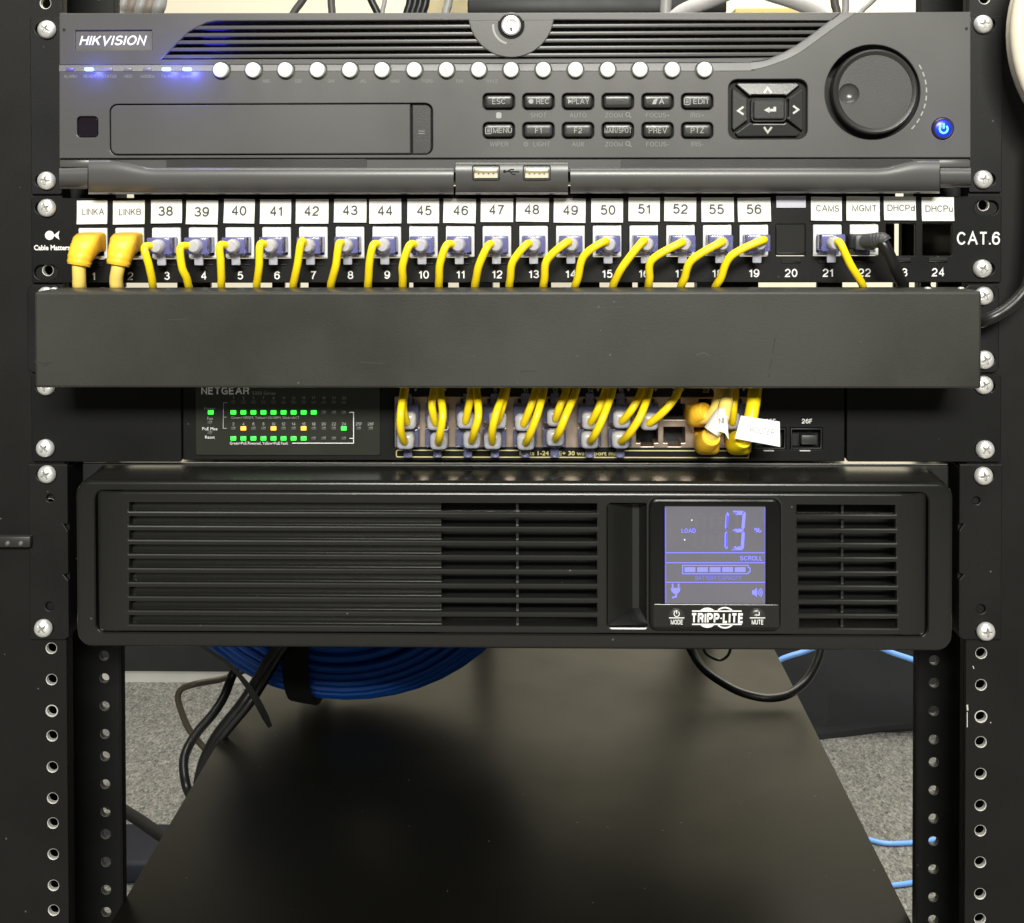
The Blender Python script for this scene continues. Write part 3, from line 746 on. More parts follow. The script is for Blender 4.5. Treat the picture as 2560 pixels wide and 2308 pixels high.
# infrared window, drive door, latch
mb = MB(); mb.plate(rr(*R(194, 293, 243.5, 342.5, YF), PX(9)), [], YF+.0006, YF+.003, mat('ir_window', (.012, .008, .012), .12), .0005); mb.build('infrared_window', rec, RR_)
x0, x1, z0, z1 = R(277, 262, 1026, 385, YF)
mb = MB(); o_ = rr(x0, x1, z0, z1, PX(17)); o_ = [(min(p[0], x1), p[1]) for p in o_]
mb.plate([(x1, z1)]+[p for p in o_ if p[0] < (x0+x1)/2]+[(x1, z0)], [], YF-.0002, YF+.003, NVR, .0005); mb.build('drive_door', rec, RR_)
x0, x1, z0, z1 = R(1030, 262, 1079, 386, YF); o_ = rr(x0, x1, z0, z1, PX(16))
mb = MB(); mb.plate([(x0, z0)]+[p for p in o_ if p[0] > (x0+x1)/2 and p[1] < (z0+z1)/2]+[p for p in o_ if p[0] > (x0+x1)/2 and p[1] > (z0+z1)/2]+[(x0, z1)], [], YF-.0001, YF+.003, NVRD, .0006)
for dy in (-3, 3): mb.strip([XZ(1046, 331+dy, YF), XZ(1062, 331+dy, YF)], PX(2), YF-.0001, PRINTD)
mb.build('door_latch', rec, RR_)
# grip recess below the face, then the drop-down flap
x0, x1, z0, z1 = R(LL+2, 394, RRX-2, 430, YF); mb = MB(); mb.box(x0, x1, YF+.0022, YF+.004, z0, z1, NVR)
for a, b in ((414, 915), (1554, 2284)):
    x0, x1, z0, z1 = R(a, 398, b, 421, YF); mb.box(x0, x1, YF+.0012, YF+.0024, z0, z1, NVRD)
mb.build('grip_recess', rec, RR_)
def flap(pxs, tops, bot, m, name, y_base=YF):
    prof = [(0, .0030), (.004, .0006), (.03, -.0004), (.12, -.0012), (.3, -.0016), (.5, -.0014), (.65, -.0006), (.78, .001), (.88, .003), (.93, .0042), (.955, .0040), (1.0, .0075)]
    vs_ = []; fs = []; n = len(prof)
    for px, t in zip(pxs, tops):
        for k, dy in prof: vs_.append(P(px, t+(bot-t)*k, y_base+dy))
    for i in range(len(pxs)-1):
        for j in range(n-1): a = i*n+j; fs.append((a, a+1, a+n+1, a+n))
    for i in (0, len(pxs)-1): fs.append(tuple(range(i*n, i*n+n)))
    mb = MB(); mb.add(vs_, fs, m, True); return mb
def wav(px):
    def sm(t): t = max(0, min(1, t)); return t*t*(3-2*t)
    return 399+19.5*sm((px-268)/120) if px < 1200 else 400+19*(1-sm((px-2195)/112))
pl = [221]+list(range(232, 420, 12))+[600, 900, 1134]; pr = [1426, 1700, 2000, 2180]+list(range(2190, 2346, 12))+[2349]
flap(pl, [wav(p) for p in pl], 486, NVR, 'f').build('flap', rec, RR_)
flap(pr, [wav(p) for p in pr], 484, NVR, 'f').build('flap', rec, RR_)
flap([LL, 219], [420, 418], 473, NVR, 'h', YF+.0006).build('hinge_cap', rec, RR_)
flap([2351, RRX], [419, 419], 470, NVR, 'h', YF+.0006).build('hinge_cap', rec, RR_)
for a, b in ((LL, 222), (2348, RRX)):
    x0, x1, z0, z1 = R(a, 400, b, 418, YF); mb = MB(); mb.box(x0, x1, YF+.0006, YF+.004, z0, z1, NVR, .0004); mb.build('hinge_block', rec, RR_)
cover = flap([1139, 1420], [404, 404], 487, NVR, 'c').build('usb_cover', rec, RR_)
for cx_ in (1215, 1342):
    x0, x1, z0, z1 = R(cx_-32, 414, cx_+32, 447, YF-.002)
    mb = MB(); mb.plate(rr(x0-.0006, x1+.0006, z0-.0006, z1+.0004, .0012), [rr(x0, x1, z0, z1, .0008)], YF-.0023, YF-.0008, NVRD, .0004)
    mb.box(x0, x1, YF-.0012, YF-.0008, z0, z1, BLACK)
    mb.box(x0+.0006, x1-.0006, YF-.0020, YF-.0012, z0+.0004, z0+(z1-z0)*.42, mat('usb_tongue_%d' % cx_, (.62, .55, .42), .5))
    mb.box(x0+.0006, x1-.0006, YF-.0024, YF-.0012, z0+(z1-z0)*.42, z0+(z1-z0)*.80, GOLD, .0003)
    for k in range(4): mb.box(x0+.0022+k*.0024, x0+.0030+k*.0024, YF-.0022, YF-.0020, z0+(z1-z0)*.34, z0+(z1-z0)*.40, BLACK)
    mb.build('usb_port', rec, RR_)
mb = MB(); yy = YF-.0020
uq = lambda a, b: XZ(1100+a*.198, 380+b*.198, yy)
for pl_ in ([(810, 245), (1000, 248)], [(850, 245), (890, 220), (935, 218)], [(880, 248), (915, 280), (955, 282)]): mb.strip([uq(*p) for p in pl_], PX(2), yy, BLACK)
mb.plate(circ(*uq(815, 245), PX(3.5), 10), [], yy-.0001, yy, BLACK, back=False)
mb.build('usb_symbol', rec, RR_)

# ------------------------------------------------------------------ patch panel
pan = thing('patch_bay', 'black 24-port patch panel with white jacks and paper port labels', 'patch panel', (XC, .02, zu(4)))
RP = pan.location.copy(); YP = -.0022
pc = [232.5+91.75*k for k in range(24)]
def ppy(k): return -0.42*k                   # slight fall of the row across the picture
holes = []
for k in range(24): holes.append(rr(*R(pc[k]-35.5, 569+ppy(k), pc[k]+37, 649+ppy(k), YP), .0006, 2))
holes += [slot(*XZ(112, 520, YP), .0031, .0018), slot(*XZ(115, 681, YP), .0036, .0024), slot(*XZ(2466, 520, YP), .0036, .0024), slot(*XZ(2462, 672, YP), .0031, .0018)]
x0, x1, z0, z1 = R(78, 493, 2504, 707, YP)
mb = MB(); mb.plate(rr(x0, x1, z0, z1, .001, 3), holes, YP, 0-.0002, PANEL, .0004)
mb.box(x0+.014, x1-.014, .001, .030, z0, z0+.0012, PANEL)
for k in range(24):
    mb.text(str(k+1), *XZ(pc[k]+1.5, 690.5+ppy(k)*1.0, YP), YP, PX(20.5), PRINT, bold=.018)
    if k != 19:
        for s in (-1, 1):                     # dark label rails between the ports
            pass
mb.text('CAT.6', *XZ(2446, 596, YP), YP, PX(32), PRINT, bold=.014, width=PX(106))
mb.text('Cable Matters', *XZ(130, 619, YP), YP, PX(12.5), PRINT, bold=.03, width=PX(91))
fx, fz = XZ(124, 588.5, YP)
mb.plate(circ(fx, fz, PX(11.5), 20), [], YP-.0001, YP, PRINT, back=False)
mb.plate([XZ(134, 588.5, YP), XZ(149, 577, YP), XZ(146, 588, YP), XZ(149, 600, YP)], [], YP-.0001, YP, PRINT, back=False)
mb.build('face_plate', pan, RP)
# steps beneath each jack catch the light
mb = MB()
for k in range(24):
    x0, x1, z0, z1 = R(pc[k]-22, 662+ppy(k), pc[k]+26, 666+ppy(k), YP)
    mb.box(x0, x1, YP-.0006, YP, z0, z1, PANEL, .0003)
    x0, x1, z0, z1 = R(pc[k]-20, 653+ppy(k), pc[k]+24, 661+ppy(k), YP)
    mb.box(x0, x1, YP-.0003, YP, z0, z1, BLACK)
mb.build('latch_rib', pan, RP)
# added dark blocks hiding the bright wall, gaps left where it shows
mb = MB()
for a, b in ((80, 302), (347, 2228), (2272, 2500)):
    x0, x1, z0, z1 = R(a, 480, b, 500, .02); mb.box(x0, x1, .012, .03, z0-.002, z1+.003, DARK)
gaps = [(312, 443), (526, 680), (711, 731), (749, 771), (1022, 1033), (1120, 1147), (1198, 1249), (1378, 1443), (1499, 1537), (1581, 1595), (1632, 1705), (1713, 1785), (1896, 2043), (2106, 2235), (2273, 2302), (2326, 2344)]
last = 80
for a, b in gaps+[(2500, 2510)]:
    if a > last:
        x0, x1, z0, z1 = R(last, 703, a, 719, .031); mb.box(x0, x1, .031, .034, z0, z1, DARK)
    last = b
mb.build('rear_blocker', pan, RP)
mb = MB(); BRN = mat('brown_backing', (.085, .072, .050), .5, var=.1, vscale=60)
for a, b, m_ in ((2196, 2236, BRN), (2254, 2268, BLACK), (2268, 2285, BRN), (2285, 2296, BLACK), (2302, 2400, BRN)):
    x0, x1, z0, z1 = R(a, 560, b, 655, .05); mb.box(x0, x1, .05, .056, z0, z1, m_)
mb.build('rear_filler', pan, RP)  # added dark and brown boxes that darken the view through open ports
labs = ['LINKA', 'LINKB']+[str(n) for n in range(38, 53)]+['55', '56', None, 'CAMS', 'MGMT', 'DHCPd', 'DHCPu']
for k, t in enumerate(labs):
    cx, cz = XZ(pc[k]+(-1 if k < 2 else random.uniform(-3, 1.5)), 531+ppy(k)+random.uniform(-1.5, 1.5), YP)
    ti = random.uniform(-.02, .02); hw, hh = PX(39.5+random.uniform(-1.5, 2)), PX(30+random.uniform(-.8, .8))
    mb = MB()
    if t is None:
        x0, x1, z0, z1 = R(pc[k]-36, 498+ppy(k), pc[k]+38, 528+ppy(k), YP); mb.box(x0, x1, YP-.0012, YP, z0, z1, mat('blank_label', (.60, .60, .68), .3), .0003)
    else:
        vs_ = []; fs = []; nr = 6                     # paper strip, its foot curling forward
        for j in range(nr+1):
            f_ = j/nr; z = hh-2*hh*f_; yb = YP-.0004-.0011*f_**2
            for i, sx in enumerate((-1, 1)):
                x = sx*hw; vs_.append((cx+x*math.cos(ti)-z*math.sin(ti), yb, cz+x*math.sin(ti)+z*math.cos(ti)))
        for j in range(nr): fs.append((2*j, 2*j+1, 2*j+3, 2*j+2))
        mb.add(vs_, fs, LABELP, True)
        big = t.isdigit(); i0 = len(mb.v)
        mb.text(t, cx+PX(random.uniform(-3, 3)) if big else cx+PX(3), cz+PX(1), YP-.0013, PX(24.5 if big else 16), INK if big else mat('thin_ink_'+t, (.045, .044, .042), .6, var=0), tilt=ti, bold=.018 if big else .006, width=None if big else PX({'LINKA': 55, 'LINKB': 56, 'CAMS': 57, 'MGMT': 59, 'DHCPd': 67, 'DHCPu': 67}[t]))
    if t is not None:                                 # ink follows the curl of the paper
        lay = [v.y for v in mb.v[i0:]]; base = max(lay) if lay else 0
        for v in mb.v[i0:]: v.y = YP-.0004-.0011*min(1, max(0, (hh-(v.z-cz))/(2*hh)))**2-.00012+(v.y-base)
    mb.build('port_label', pan, RP)
# jacks
for k in range(24):
    if k in (22, 23): continue
    x0, x1, z0, z1 = R(pc[k]-36, 569.5+ppy(k), pc[k]+37, 648+ppy(k), YP)
    mb = MB()
    if k == 19:
        mb.plate(rect(x0+.0003, x1-.0003, z0+.0004, z1+PX(9)), [], YP+.0006, YP+.003, mat('blank_insert', (.030, .030, .028), .12, var=.05), .0004)
        mb.box(x0+PX(24), x1-PX(24), YP+.0001, YP+.0007, z1+PX(1), z1+PX(4), BLACK)
        mb.box(x0+.0003, x1-.0003, YP-.0008, YP+.002, z0+.0003, z0+PX(9), PANEL, .0004)
        mb.build('blank_insert', pan, RP); continue
    hz0 = z0+PX(8); hz1 = z1-PX(29)
    mb.plate(rr(x0+.00015, x1-.00015, z0+.00015, z1-.00015, .0006, 2), [rect(x0+PX(9), x1-PX(9), hz0, hz1)], YP-.0007, YP+.012, WHITE, .0005)
    mb.box(x0+PX(6), x1-PX(6), YP+.0122, YP+.013, hz0-.001, hz1+.001, DARK)
    mb.box(x0, x1, YP+.0135, YP+.028, z0+.0006, z1-.0006, DARK)
    mb.build('jack', pan, RP)
for q in ((117, 520), (2456, 672)): screw(*q, YP, pan, RP)

# ------------------------------------------------------------------ cable manager
man = thing('cable_manager', 'wide plain black cover of the horizontal cable manager between panel and switch', 'cable manager', (XC, -.02, zu(3)))
RM = man.location.copy(); YM = -.048
x0, x1, z0, z1 = R(86, 729.5, 2454, 971, YM)
x0m, x1m = x0, x1
mb = MB(); mb.plate(rr(x0, x1, z0, z1, .0012, 3), [], YM, YM+.0016, POWDER, .0012)
mb.box(x0+.0002, x1-.0002, YM+.0017, -.0185, z1-.0014, z1-.0001, POWDER, .0004)
mb.box(x0+.0002, x1-.0002, YM+.0017, -.0185, z0+.0001, z0+.0014, POWDER, .0004)
for px, py in ((141, 723), (2315, 716), (2398, 712)):
    p = P(px, py, -.024); mb.lathe(0, 0, [(.0016, 0), (.0012, -.0005), (.0003, -.0007)], ALU, 12)
    for i in range(len(mb.v)-36, len(mb.v)): v = mb.v[i]; mb.v[i] = Vector((p.x+v.x, -.027+v.z, z1-.0001-v.y))
SCUFF = mat('scuff', (.012, .012, .011), .6); SHINE = mat('rub_mark', (.07, .07, .064), .3)
for pl_, w_ in (([(1938, 845), (1934, 868), (1931, 884)], 1.6), ([(1929, 900), (1925, 922)], 1.4), ([(1924, 935), (1921, 944)], 2.0), ([(2371, 943), (2372, 951)], 2.5), ([(96, 905), (112, 909), (131, 906)], 1.6), ([(104, 915), (120, 913)], 1.4), ([(640, 884), (652, 881)], 1.3), ([(1300, 930), (1322, 927), (1340, 929)], 1.2)):
    mb.strip([XZ(*p, YM) for p in pl_], PX(w_), YM, SCUFF)
for pl_, w_ in (([(1740, 888), (1760, 882), (1774, 891)], 2.2), ([(420, 800), (470, 797)], 1.0), ([(1480, 770), (1560, 768)], 1.0), ([(900, 905), (960, 909)], 1.0)):
    mb.strip([XZ(*p, YM) for p in pl_], PX(w_), YM, SHINE)
mb.build('cover', man, RM)
for px0, px1, sg in ((68, 150, 1), (2410, 2498, -1)):
    xa, xb, za, zb_ = R(px0, 712.5, px1, 932, -.0022)
    hs = [slot(*XZ(115 if sg > 0 else 2461, 740, -.0022), .0031, .0018), slot(*XZ(113 if sg > 0 else 2463, 899, -.0022), .0031, .0018)]
    mb = MB(); mb.plate(rr(xa, xb, za, zb_, .0032, 4), hs, -.0022, -.0002, EAR, .0005)
    xs = x0m+.003 if sg > 0 else x1m-.003
    mb.box(min(xs, xs+sg*.0016), max(xs, xs+sg*.0016), -.046, -.0023, za+.003, zb_-.003, POWDER)
    mb.build('mounting_ear', man, RM)
for q in ((115, 740), (113, 899), (2460, 740), (2462, 900)): screw(*q, -.0022, man, RM)

# ------------------------------------------------------------------ network switch
sw = thing('network_switch', 'black network switch with rows of green and amber port lights', 'network switch', (XC, .1, zu(2)))
RS = sw.location.copy(); YS = -.0012
x0, x1, z0, z1 = R(457, 938, 2112, 1152, YS)
cols = [1018, 1092, 1168, 1236, 1312, 1386, 1474, 1550, 1618, 1686, 1763, 1838]
def port_holes(y):
    hs = []
    for c_ in cols:
        hs.append([XZ(c_+a, b, y) for a, b in ((-27, 1050), (-27, 1010), (-16, 1010), (-16, 998), (16, 998), (16, 1010), (27, 1010), (27, 1050))])
        hs.append([XZ(c_+a, b, y) for a, b in ((-27, 1068), (27, 1068), (27, 1108), (16, 1108), (16, 1117), (-16, 1117), (-16, 1108), (-27, 1108))])
    return hs
bx0, bx1, bz0, bz1 = R(985, 991, 1876, 1121, YS)
sfp = [R(1886, 1070, 1965, 1124, YS), R(1976, 1070, 2056, 1124, YS)]
mb = MB(); mb.plate(rect(x0, x1, z0, z1), [rect(bx0, bx1, bz0, bz1)]+[rect(*q) for q in sfp], YS, YS+.0012, SWITCH, .0004)
mb.box(x0, x1, YS+.0155, .25, z0+.0003, z1-.0003, DARK)
for (a, b) in ((x0, x0+.0015), (x1-.0015, x1)): mb.box(a, b, YS+.0014, YS+.0153, z0+.0003, z1-.0003, DARK)
fr = rr(*R(991, 1126.5, 1872, 1143.5, YS), .0008, 3)
mb.strip(fr, PX(2.6), YS, GOLDP, True)
x_a, x_b, z_a, z_b = R(1296, 1128.5, 1556, 1141, YS)
px_ = R(1296, 1120, 1556, 1132, YS); mb.box(px_[0], px_[1], YS-.00016, YS, px_[2]-.0006, px_[3]-.0004, SWITCH)
mb.text('Ports 1-24 PoE+ 30 watts/port max', *XZ(1425, 1133, YS), YS-.0001, PX(10.5), GOLDP, bold=.012, width=PX(252))
mb.text('26F', *XZ(2017, 1053, YS), YS, PX(11.5), PRINT, bold=.02); mb.text('25F', *XZ(1926, 1053, YS), YS, PX(11.5), PRINT, bold=.02)
for i, c_ in enumerate(cols):
    if i != 0 or True:
        mb.text(str(2*i+2), *XZ(c_+2, 976, YS), YS, PX(11), PRINTK)
        mb.plate([XZ(c_+17, 972, YS), XZ(c_+25, 972, YS), XZ(c_+21, 979, YS)], [], YS-.0001, YS, PRINTK, back=False)
mb.build('front_panel', sw, RS)
mb = MB(); mb.plate(rect(bx0+.0002, bx1-.0002, bz0+.0002, bz1-.0002), port_holes(YS), YS+.0004, YS+.014, TAN, .0003)
mb.box(bx0, bx1, YS+.0141, YS+.0152, bz0, bz1, BLACK); mb.build('port_block', sw, RS)
for q in sfp:
    mb = MB(); a, b, c_, d_ = q
    mb.plate(rect(a+.0002, b-.0002, c_+.0002, d_-.0002), [rect(a+.0009, b-.0009, c_+.0009, d_-.0009)], YS-.0002, YS+.012, DARK, .0003)
    mb.box(a+.0004, b-.0004, YS+.0062, YS+.008, c_+.0004, d_-.0004, BLACK)
    mb.box(a+(b-a)*.34, b-(b-a)*.16, YS-.0001, YS+.006, c_+(d_-c_)*.22, c_+(d_-c_)*.66, mat('sfp_plug', (.03, .03, .03), .4), .0005)
    mb.box(a+(b-a)*.28, a+(b-a)*.62, YS-.0006, YS, c_-.0009, c_-.0002, ALU, .0002)
    mb.build('fibre_port', sw, RS)
ip = R(490, 962, 951, 1138, YS)
mb = MB(); mb.plate(rr(*ip, .0012, 3), [], YS-.0010, YS+.0001, SWGLOSS, .0004)
YI = YS-.0010
mb.text('NETGEAR', *XZ(503, 977, YI), YI, PX(19), PRINT, align='LEFT', bold=.03, width=PX(121))
mb.text('S350 Series', *XZ(631, 983, YI), YI, PX(8), PRINTK, align='LEFT', width=PX(58))
gx = [583.5+25.1*k for k in range(12)]
for k in range(12):
    mb.text(str(2*k+1), *XZ(gx[k], 995, YI), YI, PX(7), PRINTK); mb.text(str(2*k+2), *XZ(gx[k], 1060, YI), YI, PX(7.5), PRINTK)
mb.text('Green=1000M, Yellow=10/100M, Blink=ACT', *XZ(578, 1044, YI), YI, PX(6), PRINTK, align='LEFT', width=PX(172))
mb.text('Green=PoE Powered, Yellow=PoE Fault', *XZ(575, 1108, YI), YI, PX(7), PRINT, align='LEFT', width=PX(146))
for t, y_ in (('Power', 1021), ('Fan', 1046), ('PoE Max', 1072), ('Reset', 1093)): mb.text(t, *XZ(525, y_, YI), YI, PX(7.5), PRINTK if t in ('Fan', 'Power') else PRINT)
for pl_ in ([(569, 1007), (559, 1007), (558, 1071), (567, 1071)], [(558, 1043), (566, 1043)]): mb.strip([XZ(*p, YI) for p in pl_], PX(1.6), YI, PRINTK)
for pl_ in ([(874, 1031), (884, 1031), (884, 1108), (730, 1108)], [(884, 1096), (874, 1096)]): mb.strip([XZ(*p, YI) for p in pl_], PX(2), YI, PRINT)
for t, x_ in (('25F', 897), ('26F', 927)): mb.text(t, *XZ(x_, 1060, YI), YI, PX(7.5), PRINTK)
mb.build('indicator_panel', sw, RS)
def led(px, py, m, big=True):
    a = (6.8, 5.0) if big else (6, 4)
    x0, x1, z0, z1 = R(px-a[0], py-a[1], px+a[0], py+a[1], YI)
    MB().box(x0, x1, YI-.0005, YI+.0002, z0, z1, m, .0002).build('indicator_light', sw, RS)
led(527, 1031, LEDG)
for k in range(12):
    led(gx[k], 1031, LEDG if k < 9 else LEDX, k < 9)
    led(gx[k], 1071, LEDO if k in (1, 4, 7) else (LEDG if k == 11 else LEDX), k in (1, 4, 7, 11))
    led(gx[k], 1096, LEDG if k < 8 else LEDX, k < 8)
    led(gx[k], 1005, LEDX, False)
for p in ((897, 1071), (927, 1071), (525, 1056), (525, 1082)): led(*p, LEDX, False)
for px0, px1, hx_ in ((78, 453, 113), (2117, 2503, 2463)):
    xa, xb, za, zb_ = R(px0, 938, px1, 1155, -.0022)
    mb = MB(); mb.plate(rr(xa, xb, za, zb_, .0012, 3), [slot(*XZ(hx_, 966, -.0022), .0031, .0018), slot(*XZ(hx_, 1122, -.0022), .0031, .0018)], -.0022, -.0002, SWITCH, .0004)
    xs = xb if px0 < 900 else xa; sg = -1 if px0 < 900 else 1
    mb.box(min(xs, xs+sg*.002), max(xs, xs+sg*.002), 0, .05, za+.001, zb_-.001, SWITCH)
    mb.build('mounting_ear', sw, RS)
for q in ((115, 966), (113, 1121), (2460, 963), (2463, 1124)): screw(*q, -.0022, sw, RS)

# ------------------------------------------------------------------ battery unit
ups = thing('battery_backup', 'black rack battery backup with slatted front and glowing blue load display', 'battery backup', (XC, .1, zu(0)))
RU = ups.location.copy(); YO, YN = -.0300, -.0325
mb = MB(); mb.box(XC-.2165, XC+.2165, .001, .335, zu(0)+.001, zu(2)-.0020, DARK, .001)
mb.box(XC-.2160, XC+.2160, .002, .334, zu(2)-.0019, zu(2)-.0015, mat('reflective_sheet', (.6, .58, .52), .28, metal=.8)); mb.build('chassis', ups, RU)  # reflective sheet added on top, brightens the gap below the switch
def loft(mb, loops, m, smooth=True):
    n = len(loops[0]); vs_ = [p for lp in loops for p in lp]; fs = []
    for j in range(len(loops)-1):
        for i in range(n): a = j*n+i; b = j*n+(i+1) % n; fs.append((a, b, b+n, a+n))
    mb.add(vs_, fs, m, smooth)
ox0, ox1, oz0, oz1 = R(189, 1203, 2383, 1624, YO)
ztb = P(1280, 1166, -.002).z
sx0, sx1, sz0, sz1 = R(238, 1230, 2321, 1586, YO)
def ring(x0, x1, z0, z1, r, y, bulge=0): return [Vector((x, y, z)) for x, z in rr(x0, x1, z0, z1, r, 6)]
mb = MB()
lp = [ring(ox0+.001, ox1-.001, oz0+.002, ztb, .004, -.001), ring(ox0+.0004, ox1-.0004, oz0+.0012, ztb-.0002, .006, -.006)]
rf = .0022
for i in range(7):
    a_ = math.pi/2*i/6; q_ = rf*(1-math.cos(a_))
    lp.append(ring(ox0+q_, ox1-q_, oz0+q_, oz1-q_, .0075-q_, YO+rf*(1-math.sin(a_))))
lp += [ring(sx0-.0006, sx1+.0006, sz0-.0006, sz1+.0006, .0046, YO), ring(sx0, sx1, sz0, sz1, .0042, YO+.0006), ring(sx0, sx1, sz0, sz1, .004, YO+.004)]
loft(mb, lp, UPSM)
for px in (205, 2350):
    mb.strip([XZ(px-17, 1397, YO), XZ(px+22, 1398, YO)], PX(1.5), YO+.0004, BLACK)
mb.build('bezel', ups, RU)
gx0, gx1 = 323, 1492
hs = []
for k in range(9): hs.append(rect(*R(gx0, 1258+35.5*k, gx1, 1280+35.5*k, YN)))
for k in range(9): hs.append(rect(*R(1992+.9*k, 1263+35.6*k, 2238+.6*k, 1285.5+35.6*k, YN)))
hnd = R(1518, 1259, 1622, 1569, YN); hs.append(rr(*hnd, .0022, 4))
px0_, px1_, pz0_, pz1_ = R(241, 1233, 2318, 1583, YN)
# rounded ends: the panel bows back towards both ends
mb = MB(); mb.plate(rr(px0_+.0112, px1_-.0112, pz0_, pz1_, .0008, 3), hs, YN, YN+.0036, UPSM, .0008)
for sg, xe, xm in ((-1, px0_, px0_+.012), (1, px1_, px1_-.012)):
    prof = []
    for i in range(9):
        t = i/8; prof.append((xm+(xe-xm)*math.sin(t*math.pi/2), YN-.00006+.0026*(1-math.cos(t*math.pi/2))))
    vs_ = []; fs = []
    for i, (x, y) in enumerate(prof):
        t = i/8; ins = .0004+.0030*max(0, t-.55)**2/.2
        vs_ += [(x, y+.0006, pz0_+ins-.0006), (x, y, pz0_+ins), (x, y, pz1_-ins), (x, y+.0006, pz1_-ins+.0006)]
    for i in range(8):
        for j in range(3): a = i*4+j; fs.append((a, a+1, a+5, a+4))
    mb.add(vs_, fs, UPSM, True)
mb.build('front_panel', ups, RU)
x0, x1, z0, z1 = R(245, 1240, 2312, 1578, YN); mb = MB()
mb.box(x0, x1, YN+.019, YN+.0195, z0, z1, BLACK)
x0, x1, z0, z1 = R(315, 1250, 1101, 1572, YN); mb.box(x0, x1, YN+.0055, YN+.0068, z0, z1, UPSM)
a0, a1, _, _ = R(1290, 1250, 1296, 1572, YN); mb.box(a0, a1, YN+.0037, YN+.009, z0, z1, UPSM)
a0, a1, _, _ = R(2107, 1250, 2113, 1572, YN); mb.box(a0, a1, YN+.0037, YN+.009, z0, z1, UPSM)
mb.build('grille_backing', ups, RU)
# handle recess
mb = MB(); hx0, hx1, hz0, hz1 = hnd; yd = YN+.0095
xa = hx0+(hx1-hx0)*.64; xb_ = hx0+(hx1-hx0)*.80
zt_ = hz1-.004; zb2 = hz0+.0062
f1 = [Vector((hx0+.0003, YN+.0012, hz0+.0006)), Vector((hx0+.0003, YN+.0012, hz1-.0006)), Vector((xa, yd, zt_)), Vector((xa, yd, zb2))]
mb.add(f1, [(0, 1, 2, 3)], UPSM); mb.add([f1[3], f1[2], Vector((xb_, yd, zt_)), Vector((xb_, yd, zb2))], [(0, 1, 2, 3)], BLACK)
mb.add([Vector((xb_, yd, zb2)), Vector((xb_, yd, zt_)), Vector((hx1, YN+.003, hz1-.0008)), Vector((hx1, YN+.003, hz0+.0008))], [(0, 1, 2, 3)], UPSM)
mb.add([f1[0], f1[3], Vector((xb_, yd, zb2)), Vector((hx1, YN+.003, hz0+.0008)), Vector((hx1, YN+.001, hz0+.0004)), Vector((hx0, YN+.001, hz0+.0004))], [(0, 1, 2, 3, 4, 5)], UPSG)
mb.add([f1[1], f1[2], Vector((xb_, yd, zt_)), Vector((hx1, YN+.003, hz1-.0008))], [(0, 1, 2, 3)], UPSM)
mb.build('handle_recess', ups, RU)
# display
YD = -.0360
dm = thing  # (display is a part)
x0, x1, z0, z1 = R(1623, 1248, 1954, 1578, YD)
scr = R(1663, 1268, 1914, 1512, YD)
mb = MB(); mb.plate(rr(x0, x1, z0, z1, PX(20)), [rect(*scr)], YD, YN+.001, UPSG, .0011)
a = R(1633, 1511, 1948, 1568, YD); mb.plate(rr(*a, .0008), [], YD-.0002, YD+.0001, UPSM, .0002)
mb.plate(rr(x0-.0009, x1+.0009, z0-.0009, z1+.0009, PX(24)), [rr(x0, x1, z0, z1, PX(20))], YN-.0004, YN+.0005, BLACK)
disp = mb.build('display_housing', ups, RU)
yl = YD-.0002
mb = MB(); mb.text('TRIPP·LITE', *XZ(1793, 1545, YD), yl, PX(24), PRINT, bold=.05, width=PX(120), shear=.03)
for y_ in (1527.5, 1560.5): mb.strip([XZ(1730, y_, YD), XZ(1854, y_, YD)], PX(3.2), yl, PRINT)
for x_, f0 in ((1768, True), (1812, False)):
    for s_ in (1, -1):
        arc = [(XZ(x_, 1544, YD)[0]+PX(24)*math.cos(math.radians(a_)), XZ(x_, 1544, YD)[1]+s_*PX(24)*math.sin(math.radians(a_))) for a_ in range(44, 137, 8)]
        if f0: mb.plate(arc, [], yl-.0001, yl, PRINT, back=False)
        else: mb.strip(arc, PX(3.6), yl, PRINT)
mb.build('logo', disp, RU)
for cx_, t in ((1691, 'MODE'), (1892.5, 'MUTE')):
    cx, cz = XZ(cx_, 1542, YD); mb = MB()
    mb.lathe(cx, cz, [(PX(21), YD+.001), (PX(20.5), YD-.0004), (PX(18), YD-.0009), (PX(11), YD-.0012), (.0002, YD-.0013)], KEY, 36)
    mb.text(t, cx, cz-PX(10.5), YD-.0013, PX(11.5), PRINT, bold=.02, width=PX(28 if t == 'MODE' else 27))
    mb.strip([(cx-PX(18), cz-PX(.5)), (cx+PX(18), cz-PX(.5))], PX(2.2), YD-.0013, PRINT)
    if t == 'MODE':
        arc = [(cx+PX(6.3)*math.cos(math.radians(a_)), cz+PX(9)+PX(6.3)*math.sin(math.radians(a_))) for a_ in range(-230, 51, 20)]
        mb.strip(arc, PX(1.8), YD-.0013, PRINT); mb.strip([(cx, cz+PX(18)), (cx, cz+PX(9))], PX(1.8), YD-.0013, PRINT)
    else:
        mb.strip([(cx-PX(6), cz+PX(6)), (cx+PX(4), cz+PX(6)), (cx+PX(4), cz+PX(14))], PX(2), YD-.0013, PRINT)
        mb.plate([(cx-PX(8), cz+PX(6)), (cx-PX(2), cz+PX(3)), (cx-PX(2), cz+PX(9))], [], YD-.0014, YD-.0013, PRINT, back=False)
    mb.build('display_button', disp, RU)
YL = YD+.0012
q = R(1661, 1266, 1916, 1514, YL)
mb = MB(); mb.box(q[0], q[1], YL, YL+.001, q[2], q[3], LCD)
L = lambda a, b: XZ(1500+a*.23774, 1230+b*.23774, YL)
def seg(pts, m=LCDS): mb.plate([L(*p) for p in pts], [], YL-.0001, YL, m, back=False)
